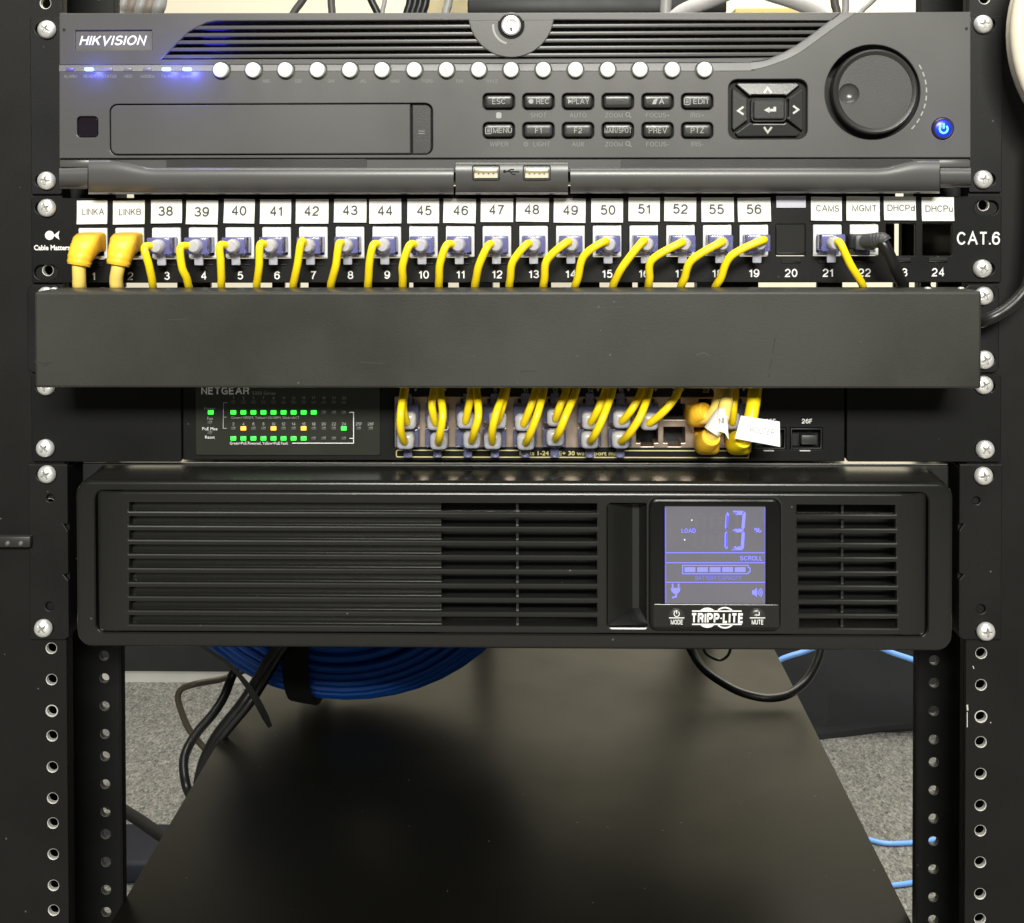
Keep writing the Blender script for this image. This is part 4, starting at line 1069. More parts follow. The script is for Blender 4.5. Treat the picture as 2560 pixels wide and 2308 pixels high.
for x_ in (1000, 1165, 1340):                      # ghost digits
    for pl_ in ([(x_, 215), (x_+110, 215), (x_+75, 245), (x_+30, 245)], [(x_-10, 235), (x_+25, 270), (x_+20, 370), (x_-15, 400)], [(x_+115, 235), (x_+110, 395), (x_+80, 370), (x_+82, 260)],
                [(x_+15, 408), (x_+90, 408), (x_+80, 430), (x_+25, 430)], [(x_-15, 425), (x_+18, 445), (x_+15, 560), (x_-20, 590)], [(x_+110, 425), (x_+105, 590), (x_+75, 560), (x_+78, 445)], [(x_-5, 605), (x_+90, 605), (x_+60, 572), (x_+20, 572)]):
        seg(pl_, LCDG)
seg([(1340, 208), (1357, 235), (1345, 375), (1330, 402), (1313, 375), (1322, 245)]); seg([(1328, 412), (1342, 435), (1345, 580), (1328, 605), (1310, 580), (1312, 435)])
seg([(1395, 198), (1510, 200), (1490, 242), (1425, 242)]); seg([(1522, 205), (1532, 225), (1520, 375), (1505, 402), (1488, 375), (1498, 245)])
seg([(1394, 405), (1420, 388), (1490, 388), (1505, 405), (1485, 425), (1420, 425)]); seg([(1508, 412), (1522, 435), (1512, 585), (1500, 605), (1480, 575), (1490, 435)])
seg([(1382, 612), (1412, 574), (1475, 574), (1500, 612)])
S23 = .23774
def lt(t, a, b, h, wd, m=LCDS, bold=.012): mb.text(t, *L(a, b), YL, PX(h*S23), m, bold=bold, width=PX(wd*S23))
lt('LOAD', 932, 407, 42, 140); lt('%', 1658, 403, 46, 72); lt('SCROLL', 1588, 697, 44, 218); lt('BATTERY CAPACITY', 1245, 905, 42, 460, LCDD, 0)
for y_ in (640, 745, 950): mb.strip([L(690, y_), L(1738, y_)], PX(1.6), YL, LCDS)
for x_ in (688, 1735): mb.strip([L(x_, 170), L(x_+4, 1170)], PX(2.2), YL, LCDD)
mb.strip([L(868, 772), L(1558, 772), L(1558, 795), L(1578, 800), L(1578, 840), L(1558, 843), L(1558, 860), L(868, 860)], PX(2), YL, LCDS, True)
for k in range(5): a_ = 890+132*k; seg([(a_, 792), (a_+112, 792), (a_+112, 842), (a_, 842)])
seg([(745, 1010), (845, 1010), (838, 1045), (815, 1072), (780, 1072), (752, 1045)])
mb.strip([L(765, 1015), L(762, 965)], PX(3.4), YL, LCDS); mb.strip([L(826, 1015), L(826, 965)], PX(3.4), YL, LCDS)
mb.strip([L(800, 1070), L(800, 1100), L(770, 1108), L(760, 1115)], PX(4), YL, LCDS)
seg([(1600, 1035), (1620, 1035), (1648, 1008), (1648, 1105), (1620, 1078), (1600, 1078)])
for r_ in (25, 45, 65):
    mb.strip([L(1640+r_*math.cos(math.radians(a_)), 1057+r_*math.sin(math.radians(a_))) for a_ in range(-45, 46, 15)], PX(2), YL, LCDS)
for (a_, b_) in ((890, 503), (965, 297)): mb.plate(circ(*L(a_, b_), PX(1.8), 8), [], YL-.0001, YL, PRINT, back=False)
mb.build('screen', disp, RU)
l = bpy.data.lights.new('screen_glow', 'POINT')
bpy.data.lights.remove(l)
for px0, px1, hh in ((72, 170, ((115, 1187), (109, 1571), (125, 1246), (124, 1516))), (2398, 2505, ((2460, 1189), (2464, 1579), (2441, 1252), (2453, 1523)))):
    xa, xb, za, zb_ = R(px0, 1161, px1, 1600, -.0022)
    ins = xb if px0 < 900 else xa; sg = -1 if px0 < 900 else 1; t_ = lambda f_: za+(zb_-za)*f_
    o_ = [(ins, t_(1)), (ins, t_(.66)), (ins+sg*.0022, t_(.66)), (ins, t_(.62)), (ins, t_(.38)), (ins+sg*.0022, t_(.37)), (ins, t_(.34)), (ins, t_(.02)), (ins+sg*.002, t_(0))]
    other = xa if px0 < 900 else xb
    pts = o_ + [(other, t_(0)), (other, t_(1))]
    if sg < 0: pass
    mb = MB(); mb.plate(pts, [slot(*XZ(*hh[0], -.0022), .0031, .0018), slot(*XZ(*hh[1], -.0022), .0031, .0018), circ(*XZ(*hh[2], -.0022), .0019, 16), circ(*XZ(*hh[3], -.0022), .0022, 16)], -.0022, -.0002, RAIL, .0005)
    mb.box(min(ins, ins+sg*.0015), max(ins, ins+sg*.0015), 0, .04, za+.002, zb_-.002, EAR)
    mb.build('mounting_ear', ups, RU)
for q in ((117, 1186), (108, 1571), (2459, 1190), (2465, 1579)): screw(*q, -.0022, ups, RU)

# ------------------------------------------------------------------ shelf under the battery unit
ZS = -.400
a, b = Pz(276, 2308, ZS), Pz(513, 1910, ZS); c, d = Pz(2280, 2308, ZS), Pz(1939, 1629, ZS)
SX0, SX1 = (a.x+b.x)/2, (c.x+d.x)/2
mb = MB(); mb.box(SX0, SX1, -.02, .62, ZS-.012, ZS, SHELF, .0006)
sh = mb.build('rack_shelf', None, ((SX0+SX1)/2, .3, ZS)); tag(sh, 'wide plain dark grey shelf board below the battery backup', 'shelf')

# ------------------------------------------------------------------ patch cables
GRP = 'slim yellow patch cables from panel to switch'
starts = {2: (368, 622), 3: (457, 622), 4: (555, 617), 5: (655, 614), 6: (757, 607), 7: (851, 612), 8: (936, 615), 9: (1026, 616), 10: (1118, 616), 11: (1221, 617), 12: (1315, 615), 13: (1415, 609), 14: (1508, 607), 15: (1604, 607), 16: (1697, 611), 17: (1798, 609), 18: (1903, 603), 20: (2096, 611)}
ends = {2: 383, 3: 472, 4: 554, 5: 642, 6: 733, 7: 827, 8: 920, 9: 1007, 10: 1097, 11: 1187, 12: 1273, 13: 1358, 14: 1437, 15: 1532, 16: 1621, 17: 1702, 18: 1789, 20: 2157}
mids = {2: (372, 662), 3: (455, 668), 4: (552, 655), 5: (648, 662), 6: (744, 660), 7: (840, 662), 8: (924, 655), 9: (1007, 662), 10: (1100, 660), 11: (1198, 662), 12: (1282, 655), 13: (1368, 650), 14: (1460, 640), 15: (1560, 662), 16: (1630, 650), 17: (1730, 650), 18: (1828, 640), 20: (2125, 660)}
# switch end: column, row, visible pixels from the manager down
swp = {2: (0, 1, [(1010, 972), (1002, 1030), (1002, 1075), (1012, 1106)]), 3: (0, 0, [(1013, 972), (1008, 1020), (1017, 1056)]),
       4: (1, 0, [(1085, 972), (1080, 1015), (1089, 1058)]), 5: (1, 1, [(1100, 972), (1107, 1036), (1100, 1085), (1096, 1107)]),
       6: (2, 0, [(1180, 972), (1174, 1005), (1164, 1054)]), 7: (2, 1, [(1191, 972), (1196, 1036), (1186, 1078), (1179, 1104)]),
       8: (3, 0, [(1266, 972), (1256, 1015), (1244, 1054)]), 9: (3, 1, [(1262, 972), (1241, 1032), (1231, 1075), (1231, 1106)]),
       10: (4, 0, [(1340, 972), (1327, 1015), (1309, 1060)]), 11: (4, 1, [(1360, 972), (1344, 1034), (1325, 1085), (1314, 1108)]),
       12: (5, 0, [(1417, 972), (1400, 1015), (1389, 1048)]), 13: (5, 1, [(1441, 972), (1414, 1040), (1398, 1080), (1388, 1098)]),
       14: (6, 0, [(1515, 972), (1496, 1022), (1477, 1056)]), 15: (6, 1, [(1532, 972), (1509, 1040), (1488, 1085), (1475, 1104)]),
       16: (7, 0, [(1605, 972), (1582, 1020), (1555, 1053)]), 17: (7, 1, [(1624, 972), (1603, 1036), (1575, 1082), (1552, 1104)]),
       18: (8, 0, [(1698, 972), (1668, 1020), (1624, 1058)]), 20: (11, 0, [(1838, 974), (1834, 1015), (1831, 1056)])}
def sw_plug(k, col, row, end, parent, root):
    c_ = cols[col]; cy = 1034 if row == 0 else 1094
    mb = MB(); x0, x1, z0, z1 = R(c_-29, cy-21, c_+29, cy+24, YS-.006)
    mb.box(x0, x1, YS-.0065, YS+.009, z0, z1, SMOKE, .0006)
    ex, ey = end; xe0, xe1, ze0, ze1 = R(ex-22, ey-22, ex+22, ey+20, YS-.015)
    mb.box(xe0, xe1, YS-.0150, YS-.0060, ze0, ze1, FROST, .0022, 3)
    pl = mb.build('plug', parent, root)
    mb = MB()
    if row: x0, x1, z0, z1 = R(c_-10, 1112, c_+12, 1146, YS-.006)
    else: x0, x1, z0, z1 = R(c_-10, 985, c_+12, 1018, YS-.006)
    mb.box(x0, x1, YS-.0052, YS-.0036, z0, z1, SMOKE, .0005); mb.build('latch', pl, root)
for k in sorted(starts):
    c0 = P(pc[k], 612+ppy(k), YP)
    lab = labs[k]
    lbl = ('slim yellow patch cable in the white jack under the %s label' % lab)
    t = thing('patch_cable', lbl, 'cable', c0, GRP); root = c0
    rel = (starts[k][0]-1363)/1000.
    # panel plug: clear block whose face stands 18 mm proud, frosted strain relief ahead of it
    mb = MB(); cx, cz = XZ(pc[k]+1, 613+ppy(k), YP)
    hw, hh = .0057, .0040
    sk = random.uniform(-.03, .03)
    rot = Matrix.Rotation(sk, 3, 'Z')
    mb.box(cx-hw, cx+hw, -.0165, -.0032, cz-hh, cz+hh, CLEAR, .0005, rot=rot)
    sp = P(*starts[k], -.020); bx = cx + (sp.x-cx)*.5
    mb.lathe(cx, cz-.0003, [(.0037, -.0160), (.0036, -.0185), (.0031, -.0205), (.0024, -.0215)], FROST, 20)
    pl = mb.build('plug', t, root)
    mb = MB(); mb.box(cx-.0022, cx+.0022, -.0120, -.0104, cz-hh-.0058, cz-hh+.0004, FROST, .0005, rot=Matrix.Rotation(.12, 3, 'X')); mb.box(cx-.0034, cx+.0034, -.0075, -.0035, cz-hh-.0020, cz-hh-.0002, FROST, .0004)
    mb.build('latch', pl, root)
    col, row, vis = swp[k]
    r_ = .00190
    s0 = Vector((cx, -.008, cz)); pth = [s0, Vector((cx*.6+sp.x*.4, -.0185, cz)), Vector((sp.x, -.0240, sp.z+.0006)), P(*mids[k], -.0240), P((mids[k][0]+ends[k]*2)/3, 695, -.0210), P(ends[k], 717.5, -.0164)]
    e = P(ends[k], 735, -.0130); o2 = P(vis[0][0], 955, -.0125)
    lane = -.060 - .0012*(k % 9) - .0006*(k % 2); yl_ = .004+.0045*(k % 4)
    pth += [Vector((e.x, -.006, e.z-.003)), Vector((e.x*.9+o2.x*.1, yl_, lane)), Vector((e.x*.1+o2.x*.9, yl_, lane-.002)), Vector((o2.x, -.008, o2.z+.004))]
    ys_ = {3: [-.0165, -.0225, -.0185], 4: [-.0180, -.0285, -.0270, -.0185]}[len(vis)]
    for (p_, y_) in zip(vis, ys_): pth.append(P(*p_, y_ if row else y_+.001))
    ve = P(*vis[-1], -.0160); pth[-1] = ve; pth.append(Vector((ve.x, -.0085, ve.z)))
    MB().tube(pth, r_, YEL, 12, 7).build('cord', t, root)
    sw_plug(k, col, row, vis[-1], t, root)

# thick amber cables: LINKA and LINKB
def ribbed(mb, pts, r0, m, ribs=7):
    pts = [Vector(p) for p in pts]; n = 26; path = []; rad = []
    for i in range(n+1):
        u = i/n*(len(pts)-1); j = min(int(u), len(pts)-2); t = u-j
        p0, p1, p2, p3 = pts[max(j-1, 0)], pts[j], pts[j+1], pts[min(j+2, len(pts)-1)]
        path.append(.5*((2*p1)+(p2-p0)*t+(2*p0-5*p1+4*p2-p3)*t*t+(3*p1-p0-3*p2+p3)*t**3))
        rad.append(r0[0]+(r0[1]-r0[0])*i/n + (.00022 if i % 3 == 0 and i > n*.3 else 0))
    mb.tube(path, rad, m, 20, raw=True)
thick = [('LINKA', 0, (197, 655), 199, (1742, 1036), [(1802, 972), (1798, 1005), (1780, 1040), (1755, 1046)], 10, 0),
         ('LINKB', 1, (295, 663), 292, (1762, 1104), [(1818, 972), (1814, 1012), (1800, 1062), (1768, 1098)], 10, 1)]
for lab, k, bf, ex, bsw, vis, col, row in thick:
    c0 = P(pc[k], 612, YP)
    t = thing('patch_cable', 'thick amber patch cable with ribbed boot under the %s label' % lab, 'cable', c0, 'thick amber patch cables')
    mb = MB(); cx, cz = XZ(pc[k]+2, 606, YP)
    mb.sweep([Vector((cx, -.0032, cz+.0002)), Vector((cx-.0004, -.0085, cz)), P((bf[0]+pc[k]-8)/2+2, 618, -.0145), P(bf[0]+5, 640, -.0188), P(bf[0], 664, -.0196)],
             [(.0132, .0098, 7), (.0132, .0098, 6), (.0124, .0106, 3.2), (.0116, .0112, 2.3), (.0108, .0106, 2)], ORG, .045)
    mb.build('plug', t, c0)
    pth = [P(bf[0]+2, bf[1]-12, -.0196), P(bf[0], bf[1]+8, -.0196), P(ex-1, 695, -.0180), P(ex, 718, -.0150)]
    e = P(ex, 735, -.01); o2 = P(vis[0][0], 955, -.012); yl_ = .027+.008*k
    pth += [Vector((e.x, -.004, e.z-.004)), Vector((e.x*.93+o2.x*.07, yl_, -.064)), Vector((e.x*.07+o2.x*.93, yl_, -.066)), Vector((o2.x, -.010, o2.z+.004))]
    for p_, y_ in zip(vis, [-.0185, -.0275, -.0300, -.0240] if row else [-.018, -.0215, -.0205, -.0165]): pth.append(P(*p_, y_))
    MB().tube(pth, .00325, mat('pale_amber_cord_%d' % k, (.98, .72, .17), .36, var=.04), 14, 7).build('cord', t, c0)
    mb = MB(); c_ = P(*bsw, YS)
    if row: mb.sweep([Vector((c_.x, YS+.006, c_.z+.0010)), Vector((c_.x, YS-.010, c_.z+.0006)), P(bsw[0]+4, bsw[1]+2, -.0200), P(bsw[0]+16, bsw[1]-12, -.0275)], [(.0118, .0094, 6), (.0116, .0098, 4), (.0104, .0100, 2.4), (.0088, .0088, 2)], ORG, .03)
    else: mb.sweep([Vector((c_.x, YS+.006, c_.z)), Vector((c_.x, YS-.009, c_.z)), P(bsw[0]+8, bsw[1]-2, -.0160), P(bsw[0]+24, bsw[1]-8, -.0190)], [(.0116, .0092, 6), (.0114, .0094, 4), (.0100, .0096, 2.4), (.0084, .0084, 2)], ORG, .03)
    pl2 = mb.build('plug', t, c0)
    x0, x1, z0, z1 = R(bsw[0]-14, (1122 if row else 985), bsw[0]+16, (1133 if row else 1008), -.010)
    if row: mb = MB(); mb.box(x0, x1, -.010, -.004, z0, z1, ORG, .0015, 3); mb.build('latch', pl2, c0)
    if row:                                       # wrapped label with a flag
        mb = MB(); a_, b_ = P(1808, 1034, -.0292), P(1778, 1080, -.0300)
        mb.tube([a_, (a_+b_)/2, b_], .0040, LABELP, 18, 4)
        fl_ = [(1797, 1022), (1810, 1020), (1818, 1060), (1820, 1097), (1812, 1083), (1800, 1079), (1790, 1080)]
        p_ = [P(*q, -.0335+.0008*i*(i < 4)) for i, q in enumerate(fl_)]
        mb.plate([(q.x, q.z) for q in p_], [], -.0338, -.0335, LABELP)
        c2 = P(1803.5, 1052, -.0338); mb.text('NI', c2.x, c2.z, -.0338, PX(13), INK, tilt=.05)
        mb.build('tag', t, c0)
# third thick cable, with a white flag, leaving upwards behind the cover
c0 = P(1843, 1096, YS)
t = thing('patch_cable', 'thick yellow network cable with big white flag label, beside the fibre ports', 'cable', c0)
mb = MB(); mb.sweep([Vector((c0.x, YS+.006, c0.z)), Vector((c0.x-.0004, YS-.010, c0.z-.001)), P(1843, 1106, -.0200), P(1858, 1096, -.0280)], [(.0118, .0094, 6), (.0116, .0098, 4), (.0106, .0102, 2.4), (.0090, .0090, 2)], YEL, .03)
pl2 = mb.build('plug', t, c0)
pth = [P(1850, 1104, -.0250), P(1866, 1090, -.0290), P(1876, 1050, -.0300), P(1884, 1005, -.0262), P(1888, 972, -.0185), P(1892, 950, -.006), P(1900, 900, .02), P(1930, 860, .06), P(1960, 840, .12)]
MB().tube(pth, .0033, YEL, 14, 7).build('cord', t, c0)
mb = MB(); fq = [(1852, 1039), (1949, 1054), (1950, 1117), (1837, 1096)]
q = [P(*p, -.0352) for p in fq]; mb.plate([(p.x, p.z) for p in q], [], -.0356, -.0352, mat('flag_paper', (.88, .88, .88), .5, var=.02), back=True)
mb.tube([P(1880, 1046, -.0302), P(1868, 1100, -.0300)], .0039, LABELP, 16, 4)
c2 = P(1906, 1078, -.0356); mb.text('ROUTER', c2.x, c2.z, -.0356, PX(15), mat('faint_ink', (.36, .36, .36), .6, var=0), tilt=-.12, width=PX(58))
mb.build('tag', t, c0)

# black cable from the MGMT jack, leaving the manager to the right
k = 21; c0 = P(pc[k], 606, YP)
t = thing('patch_cable', 'black patch cable with charcoal boot in the jack under the MGMT label', 'cable', c0)
mb = MB(); a_ = P(2150, 604, -.012)
x0, x1, z0, z1 = R(2136, 587, 2186, 625, -.018); mb.box(x0, x1, -.0200, -.0032, z0, z1, GBOOT, .0010)
ribbed(mb, [P(2160, 604, -.018), P(2185, 602, -.0225), P(2205, 600, -.0255), P(2212, 606, -.0262)], (.0037, .0034), GBOOT)
x0, x1, z0, z1 = R(2146, 626, 2178, 640, -.012); mb.box(x0, x1, -.010, -.0045, z0, z1, SMOKE, .0006)
mb.build('plug', t, c0)
pth = [P(2196, 601, -.0240), P(2208, 610, -.0265), P(2222, 635, -.0265), P(2239, 672, -.0240), P(2254, 709, -.0165), P(2262, 730, -.008), P(2290, 770, .010), P(2370, 805, .004),
       P(2440, 806, -.014), P(2475, 797, -.020), P(2515, 774, -.020), P(2550, 742, -.019), P(2575, 700, -.018), P(2590, 600, -.018), P(2600, 400, -.018), P(2600, 200, -.018)]
rs = [.0029]*6+[.0030]*10
MB().tube(pth, rs, BCORD, 14, 7).build('cord', t, c0)

# ------------------------------------------------------------------ behind and below
def cord(name, label, pts, r, m, cat='cable', group=None, seg=10):
    pts = [Vector(p) for p in pts]; root = min(pts, key=lambda p: p.z)
    return tag(MB().tube(pts, r, m, seg, 7).build(name, None, root), label, cat, group)
# blue coil standing on the shelf
yc = .370; cx = P(873, 1757, yc).x; RO_ = .1345; EX = 1.15; zc = ZS+.002+RO_
coil = thing('cable_coil', 'dark blue coil of network cable tied with black strap under the battery backup', 'cable coil', (cx, yc, ZS))
mb = MB(); rb = .058; rc = RO_-rb
for i in range(100):
    while True:
        a_, b_ = random.uniform(-1, 1), random.uniform(-1, 1)
        if a_*a_+b_*b_ < .82: break
    if i < 40:
        th = 2*math.pi*i/40; a_, b_ = .95*math.cos(th), .95*math.sin(th)
    ph = random.uniform(0, 6.28); rx = random.uniform(.0012, .0035); pts = []
    for j in range(49):
        th = 2*math.pi*j/48; rr2 = rc+(rb-.003)*a_+rx*math.sin(2*th+ph)*.5; pts.append(Vector((cx+EX*rr2*math.cos(th), yc+(rb-.003)*b_+rx*math.cos(3*th+ph)*.6, zc+rr2*math.sin(th))))
    mb.tube(pts, .0029, BLUE, 8, raw=True)
mb.build('cable', coil, coil.location)
mb = MB(); n = 28; vs_ = []; fs = []
for i in range(5):
    dx = -.0410+.020*i/4; zb_ = zc-math.sqrt(RO_**2-(dx/EX)**2)-.0018; hh_ = .052
    for j in range(n):
        f_ = 2*math.pi*j/n; ca, sa = math.cos(f_), math.sin(f_)
        vs_.append((cx+dx, yc+ca*(rb+.0022), zb_+hh_+sa*hh_))
for i in range(4):
    for j in range(n): a_ = i*n+j; b_ = i*n+(j+1) % n; fs.append((a_, b_, b_+n, a_+n))
mb.add(vs_, fs, VELCRO, True); mb.build('strap', coil, coil.location)
# black cords left of the shelf
cord('power_cord', 'thin brown cord looping over the carpet left of the blue coil', [P(620, 1672, .44), P(558, 1697, .42), P(494, 1709, .40), P(457, 1721, .40), P(445, 1740, .40), P(450, 1768, .40), P(467, 1813, .40), P(486, 1842, .40), P(520, 1880, .40)], .0026, BROWNC)
cord('power_cord', 'black cord bending down past the shelf edge, left of a thicker one', [P(610, 1640, .36), P(583, 1684, .36), P(561, 1739, .35), P(534, 1783, .34), P(494, 1830, .33), P(467, 1875, .32), P(459, 1912, .31), P(464, 1957, .30), P(474, 1985, .30), P(500, 2030, .31)], .0036, BCORD)
bun = thing('cord_bundle', 'thick bundle of black cords slanting down to the shelf edge beside the coil', 'cables', P(509, 1907, .31))
for i, (dx, dy) in enumerate(((0, 0), (11, 7), (-8, 6))):
    MB().tube([P(720+dx, 1590, .31), P(680+dx, 1642+dy, .31), P(643+dx, 1704+dy, .31), P(610+dx, 1754+dy, .305), P(554+dx*.8, 1823+dy, .30), P(526+dx*.5, 1867+dy, .298), P(508+dx*.3, 1907+dy, .298), P(495, 1960, .30)], .0037, BCORD, 10, 7).build('cord', bun, bun.location)
mb = MB(); sp = [(500, 1612), (540, 1638), (568, 1655), (596, 1686), (620, 1716), (645, 1757), (664, 1794), (676, 1818)]; wd = [9, 9, 10, 12, 15, 19, 18, 11]
vs_ = []; fs = []
for i, (a_, b_) in enumerate(sp):
    nx = Vector((sp[min(i+1, 7)][0]-sp[max(i-1, 0)][0], sp[min(i+1, 7)][1]-sp[max(i-1, 0)][1])).normalized(); nn = Vector((-nx.y, nx.x))*wd[i]/2
    for s_ in (1, -1):
        for dy in (0, .0016): vs_.append(P(a_+nn.x*s_, b_+nn.y*s_, .285+dy+(.001*s_)))
for i in range(7):
    a_ = 4*i
    for q in ((0, 1, 5, 4), (2, 3, 7, 6), (0, 2, 6, 4), (1, 3, 7, 5)): fs.append(tuple(a_+k for k in q))
fs += [(0, 1, 3, 2), (28, 29, 31, 30)]
mb.add(vs_, fs, BCORD, False)
tag(mb.build('strap', None, P(676, 1818, .285)), 'loose black strap tail crossing the black cords above the shelf', 'strap')
cord('power_cord', 'thick black cable loop hanging down behind the battery backup display', [P(1712, 1590, .40), P(1731, 1631, .395), P(1762, 1675, .385), P(1820, 1715, .375), P(1869, 1736, .368), P(1923, 1745, .365), P(1972, 1735, .37), P(2017, 1700, .38), P(2046, 1645, .39), P(2056, 1590, .40)], .0034, BCORD)
cord('twist_tie', 'thin black wire twist hanging under the battery backup', [P(1752, 1600, .42), P(1763, 1631, .42), P(1780, 1644, .42), P(1799, 1650, .42), P(1814, 1644, .42), P(1824, 1630, .42), P(1830, 1600, .42)], .0012, BCORD, 'wire')
cord('network_cable', 'light blue cable arching in front of the black bag', [P(1890, 1700, .80), P(1945, 1654, .80), P(1972, 1641, .80), P(2005, 1631, .80), P(2060, 1612, .80), P(2120, 1602, .80), P(2180, 1612, .80), P(2233, 1633, .80), P(2275, 1647, .80), P(2306, 1660, .80), P(2360, 1700, .80)], .0030, LBLUE)
zf = ZF+.004
cord('network_cable', 'light blue cable on the carpet, the one closer to the black bag', [Pz(2050, 2070, zf), Pz(2120, 2085, zf), Pz(2172, 2099, zf), Pz(2213, 2108, zf), Pz(2260, 2108, zf), Pz(2304, 2104, zf), Pz(2360, 2095, zf), Pz(2440, 2080, zf)], .0031, LBLUE)
cord('network_cable', 'light blue cable on the carpet, the one farther from the black bag', [Pz(2120, 2230, zf), Pz(2180, 2221, zf), Pz(2233, 2213, zf), Pz(2266, 2209, zf), Pz(2304, 2202, zf), Pz(2370, 2190, zf), Pz(2450, 2170, zf)], .0031, LBLUE)
# black bag on the floor, right
bb = Pz(2170, 1850, ZF); mb = MB()
bm = bmesh.new(); bmesh.ops.create_cube(bm, size=1); bmesh.ops.bevel(bm, geom=bm.edges[:], offset=.08, segments=4, profile=.5, affect='EDGES')
bmesh.ops.subdivide_edges(bm, edges=bm.edges[:], cuts=4, use_grid_fill=True)
vs_ = []
for v in bm.verts:
    p = v.co; q = Vector((p.x*.52, p.y*.22, p.z*.34)); q.y -= (.016*math.sin(9*p.x+3*p.z)+.010*math.sin(23*p.x-11*p.z)+.008*math.sin(17*p.z+5*p.x))*(p.y < 0); q.z += .012*math.sin(7*p.x)
    vs_.append(Vector((bb.x+.07, bb.y+.11, ZF+.172))+q)
bm.verts.index_update(); mb.add(vs_, [[v.index for v in f.verts] for f in bm.faces], BAGM, True); bm.free()
tag(mb.build('fabric_bag', None, (bb.x+.07, bb.y+.1, ZF)), 'black fabric bag on the carpet behind the light blue cable', 'bag')
# cabinet far left
cl = Pz(430, 1706, ZF); cab = thing('cabinet', 'low charcoal cabinet with pale plinth at the far carpet edge', 'cabinet', (cl.x-.35, cl.y+.2, ZF))
mb = MB(); mb.box(cl.x-1.0, cl.x+.30, cl.y-.004, cl.y+.40, ZF+.020, ZF+.46, CABM, .002); mb.build('body', cab, cab.location)
mb = MB(); mb.box(cl.x-1.0, cl.x+.30, cl.y, cl.y+.39, ZF, ZF+.0195, PLINTH); mb.build('plinth', cab, cab.location)
# navy case lower left
nv = Pz(300, 2215, ZF); mb = MB(); rot = Matrix.Rotation(-.22, 3, 'Z')
mb.box(nv.x-.30, nv.x+.075, nv.y, nv.y+.10, ZF+.001, ZF+.03, NAVY, .006, 3)
tag(mb.build('storage_case', None, (nv.x-.1, nv.y+.1, ZF)), 'dark navy case on the carpet left of the shelf', 'case')
cord('power_cord', 'brownish black cord lying over the carpet above the navy case', [P(230, 1985, .55), P(301, 2022, .55), P(350, 2052, .54), P(396, 2084, .53), P(440, 2110, .52)], .0055, mat('matte_black_cord', (.010, .0095, .008), .7, spec=.25))
# above the recorder
def up(name, label, pts, r, m, cat='cable', group=None): return cord(name, label, pts, r, m, cat, group)
Y1 = .45
b2 = thing('cord_bundle', 'bundle of brown-grey cords at the top beside the logo end of the recorder', 'cables', P(350, 60, Y1))
for i in range(5): MB().tube([P(300+22*i, 90, Y1+.004*i), P(305+22*i, 31, Y1), P(313+22*i, 0, Y1), P(330+20*i, -120, Y1+.01)], .0058, [GREYC, mat('taupe_cord_%d' % i, (.22, .18, .15), .5)][i % 2], 12, 5).build('cord', b2, b2.location)
up('power_cord', 'grey cord slanting up above the recorder, beside the vertical one', [P(690, 110, .6), P(735, 31, .6), P(757, 0, .6), P(830, -110, .6)], .0036, DGREYC)
up('power_cord', 'dark vertical cord standing above the recorder louvres', [P(830, 110, .6), P(830, 31, .6), P(828, 0, .6), P(826, -140, .6)], .0036, DGREYC)
up('power_cord', 'dark cord leaning away from a thin grey cord above the recorder', [P(975, 110, .6), P(943, 31, .6), P(928, 0, .6), P(880, -110, .6)], .0036, BCORD)
up('power_cord', 'thin pale grey cord between two black cords above the recorder', [P(950, 110, .6), P(956, 31, .6), P(962, 0, .6), P(975, -110, .6)], .0022, GREYC)
mb = MB()
for i in range(4): mb.tube([P(1000+13*i, 110, .5), P(1018+13*i, 31, .5), P(1026+13*i, 0, .5), P(1040+13*i, -130, .5)], .0035, BCORD, 10, 5)
tag(mb.build('cable_ribbon', None, P(1030, 110, .5)), 'wide black ribbon of cords in front of the beige box', 'cables')
x0, x1, z0, z1 = R(1048, -260, 1240, 90, .75); mb = MB(); mb.box(x0, x1, .75, .95, z0, z1, CARD, .003)
tag(mb.build('cardboard_box', None, ((x0+x1)/2, .85, z0)), 'beige cardboard box partly seen above the recorder lock', 'box')
up('power_cord', 'grey cord hanging across the beige box', [P(1105, 110, .66), P(1115, 31, .66), P(1122, 0, .66), P(1138, -140, .66)], .0042, GREYC)
x0, x1, z0, z1 = R(1243, -330, 1668, 24, .7); mb = MB()
mb.box(x0, x1, .70, .90, z0, z1, mat('box_black', (.018, .018, .018), .3), .002)
for i in range(3):
    c_ = P(1358, 1+7*i, .7); mb.text(['WARNING', 'handle with care', 'indoor use only'][i], c_.x, c_.z, .6985, PX(4.4, .7), PRINTK, width=PX([60, 90, 74][i], .7)) if False else None
for i in range(14):
    a_ = P(1315+random.uniform(0, 60), 2+4*(i % 4), .7); w_ = PX(random.uniform(8, 26), .7); mb.box(a_.x, a_.x+w_, .6990, .6998, a_.z-.0012, a_.z, PRINTK)
tag(mb.build('carton', None, ((x0+x1)/2, .8, z0)), 'glossy black carton with small pale print above the recorder', 'box')
x0, x1, z0, z1 = R(1180, 24.5, 1790, 60, .7); mb = MB(); mb.box(x0, x1, .62, 1.0, z0, z1, DARK, .002)
for px in (1200, 1770):
    for yy in (.64, .97):
        a_ = P(px, 40, yy); mb.box(a_.x-.012, a_.x+.012, yy-.012, yy+.012, ZF, z0-.0005, DARK)
tag(mb.build('side_table', None, ((x0+x1)/2, .8, ZF)), 'black table top edge behind the recorder carrying the carton', 'table')
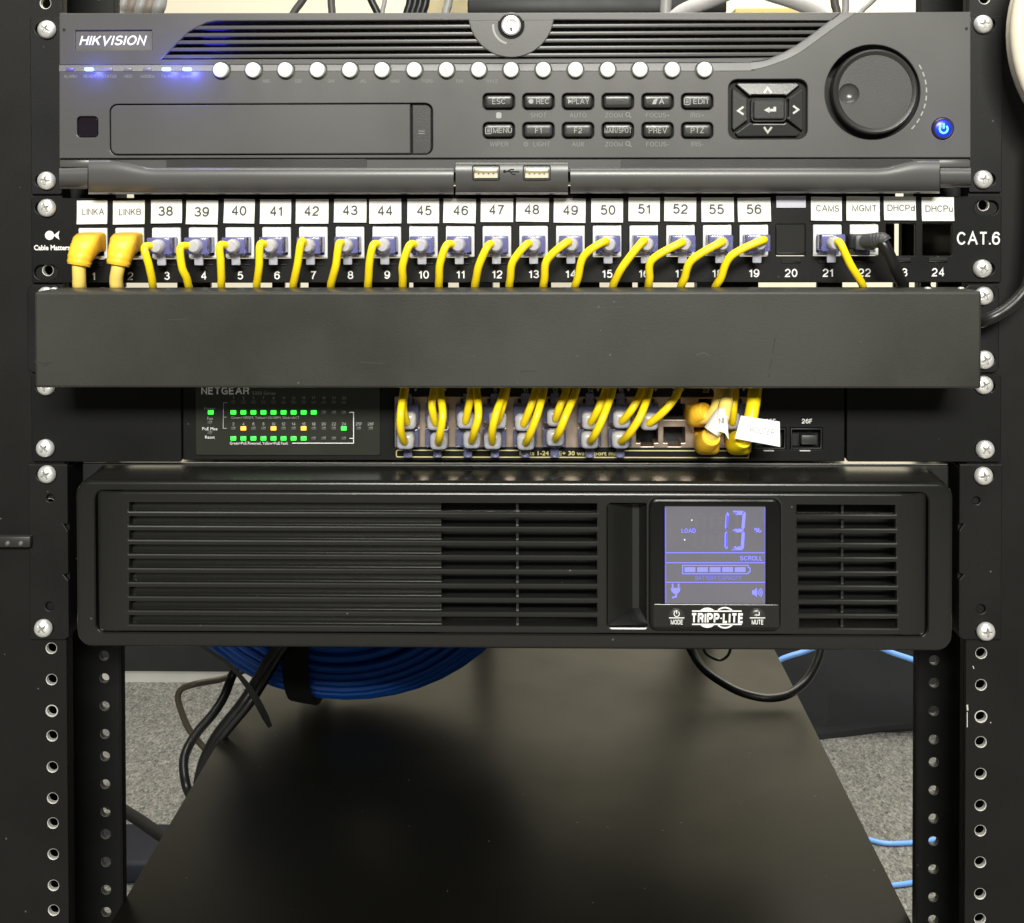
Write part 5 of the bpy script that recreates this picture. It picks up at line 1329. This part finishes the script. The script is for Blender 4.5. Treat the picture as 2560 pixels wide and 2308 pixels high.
for i, (a_, b_) in enumerate(((1424, 1438), (1448, 1458), (1466, 1476))):
    up('network_cable', ['pale grey cable leaning across the black carton, beside two thinner ones', 'middle pale cable of three leaning across the black carton', 'white thin cable of three leaning across the black carton'][i], [P(a_-8, 60, .65), P(a_+4, 24, .65), P(b_+8, 0, .65), P(b_+60, -120, .65)], [.0034, .0026, .0016][i], [GREYC, DGREYC, CREAM][i], group='pale cables across the black carton')
mb = MB(); a_ = P(1592, 20, .66); mb.box(a_.x-.014, a_.x+.014, .655, .665, a_.z-.004, a_.z+.004, WHITE, .001)
for i in range(3): mb.tube([a_+Vector((-.01+.01*i, 0, .003)), a_+Vector((-.018+.02*i, .004, .016)), a_+Vector((-.02+.035*i, .01, .05))], .0012, GREYC, 8, 5)
tag(mb.build('glints', None, a_), 'small white glints on the black carton, built as a block and strands', 'glints')  # reflection lines on the glossy carton, modelled as white and grey solids
up('power_cord', 'grey upright cord at the end of the black carton', [P(1664, 60, .62), P(1664, 24, .62), P(1665, 0, .62), P(1668, -130, .62)], .0058, GREYC)
up('hose', 'thick glossy white-grey cable loop rising above the recorder louvres', [P(1650, 90, .55), P(1700, 33, .54), P(1770, 4, .53), P(1860, -28, .52), P(1940, -10, .53), P(2030, 24, .54), P(2090, 80, .55)], .0070, mat('pale_hose', (.50, .48, .47), .25))
x0, x1, z0, z1 = R(1838, 20, 2062, 60, .68); mb = MB(); mb.box(x0, x1, .68, .76, z0, z1, mat('yellow_pad', (.62, .47, .16), .7), .001)
tag(mb.build('paper_pad', None, ((x0+x1)/2, .7, z0)), 'yellowish pad edge under the pale cable loop', 'pad')
up('power_cord', 'dark grey upright cord touching a lighter one near the dial side', [P(2098, 110, .58), P(2092, 31, .58), P(2086, 0, .58), P(2078, -130, .58)], .0040, DGREYC)
up('power_cord', 'light grey upright cord touching a darker one near the dial side', [P(2108, 110, .58), P(2113, 31, .58), P(2114, 0, .58), P(2110, -130, .58)], .0034, GREYC)
up('network_cable', 'thin grey cord slanting up above the jog dial', [P(2110, 90, .5), P(2152, 31, .5), P(2182, 2, .5), P(2260, -80, .5)], .0022, GREYC)
# cream coil hanging beside the right post
cc = P(2884, 80, -.03); cr_ = PX(352, -.03)
mb = MB()
for i, (dr, dy) in enumerate(((0, 0), (.0066, .003), (.0010, .008), (.0072, .010))):
    pts = [cc+Vector(((cr_-.0036-dr)*math.cos(2*math.pi*j/64), dy, (cr_-.0036-dr)*math.sin(2*math.pi*j/64))) for j in range(65)]
    mb.tube(pts, .0036, CREAM, 12, raw=True)
tag(mb.build('cable_coil', None, cc-Vector((0, 0, cr_))), 'cream cable coil hanging beside the rack post next to the recorder', 'cable coil')
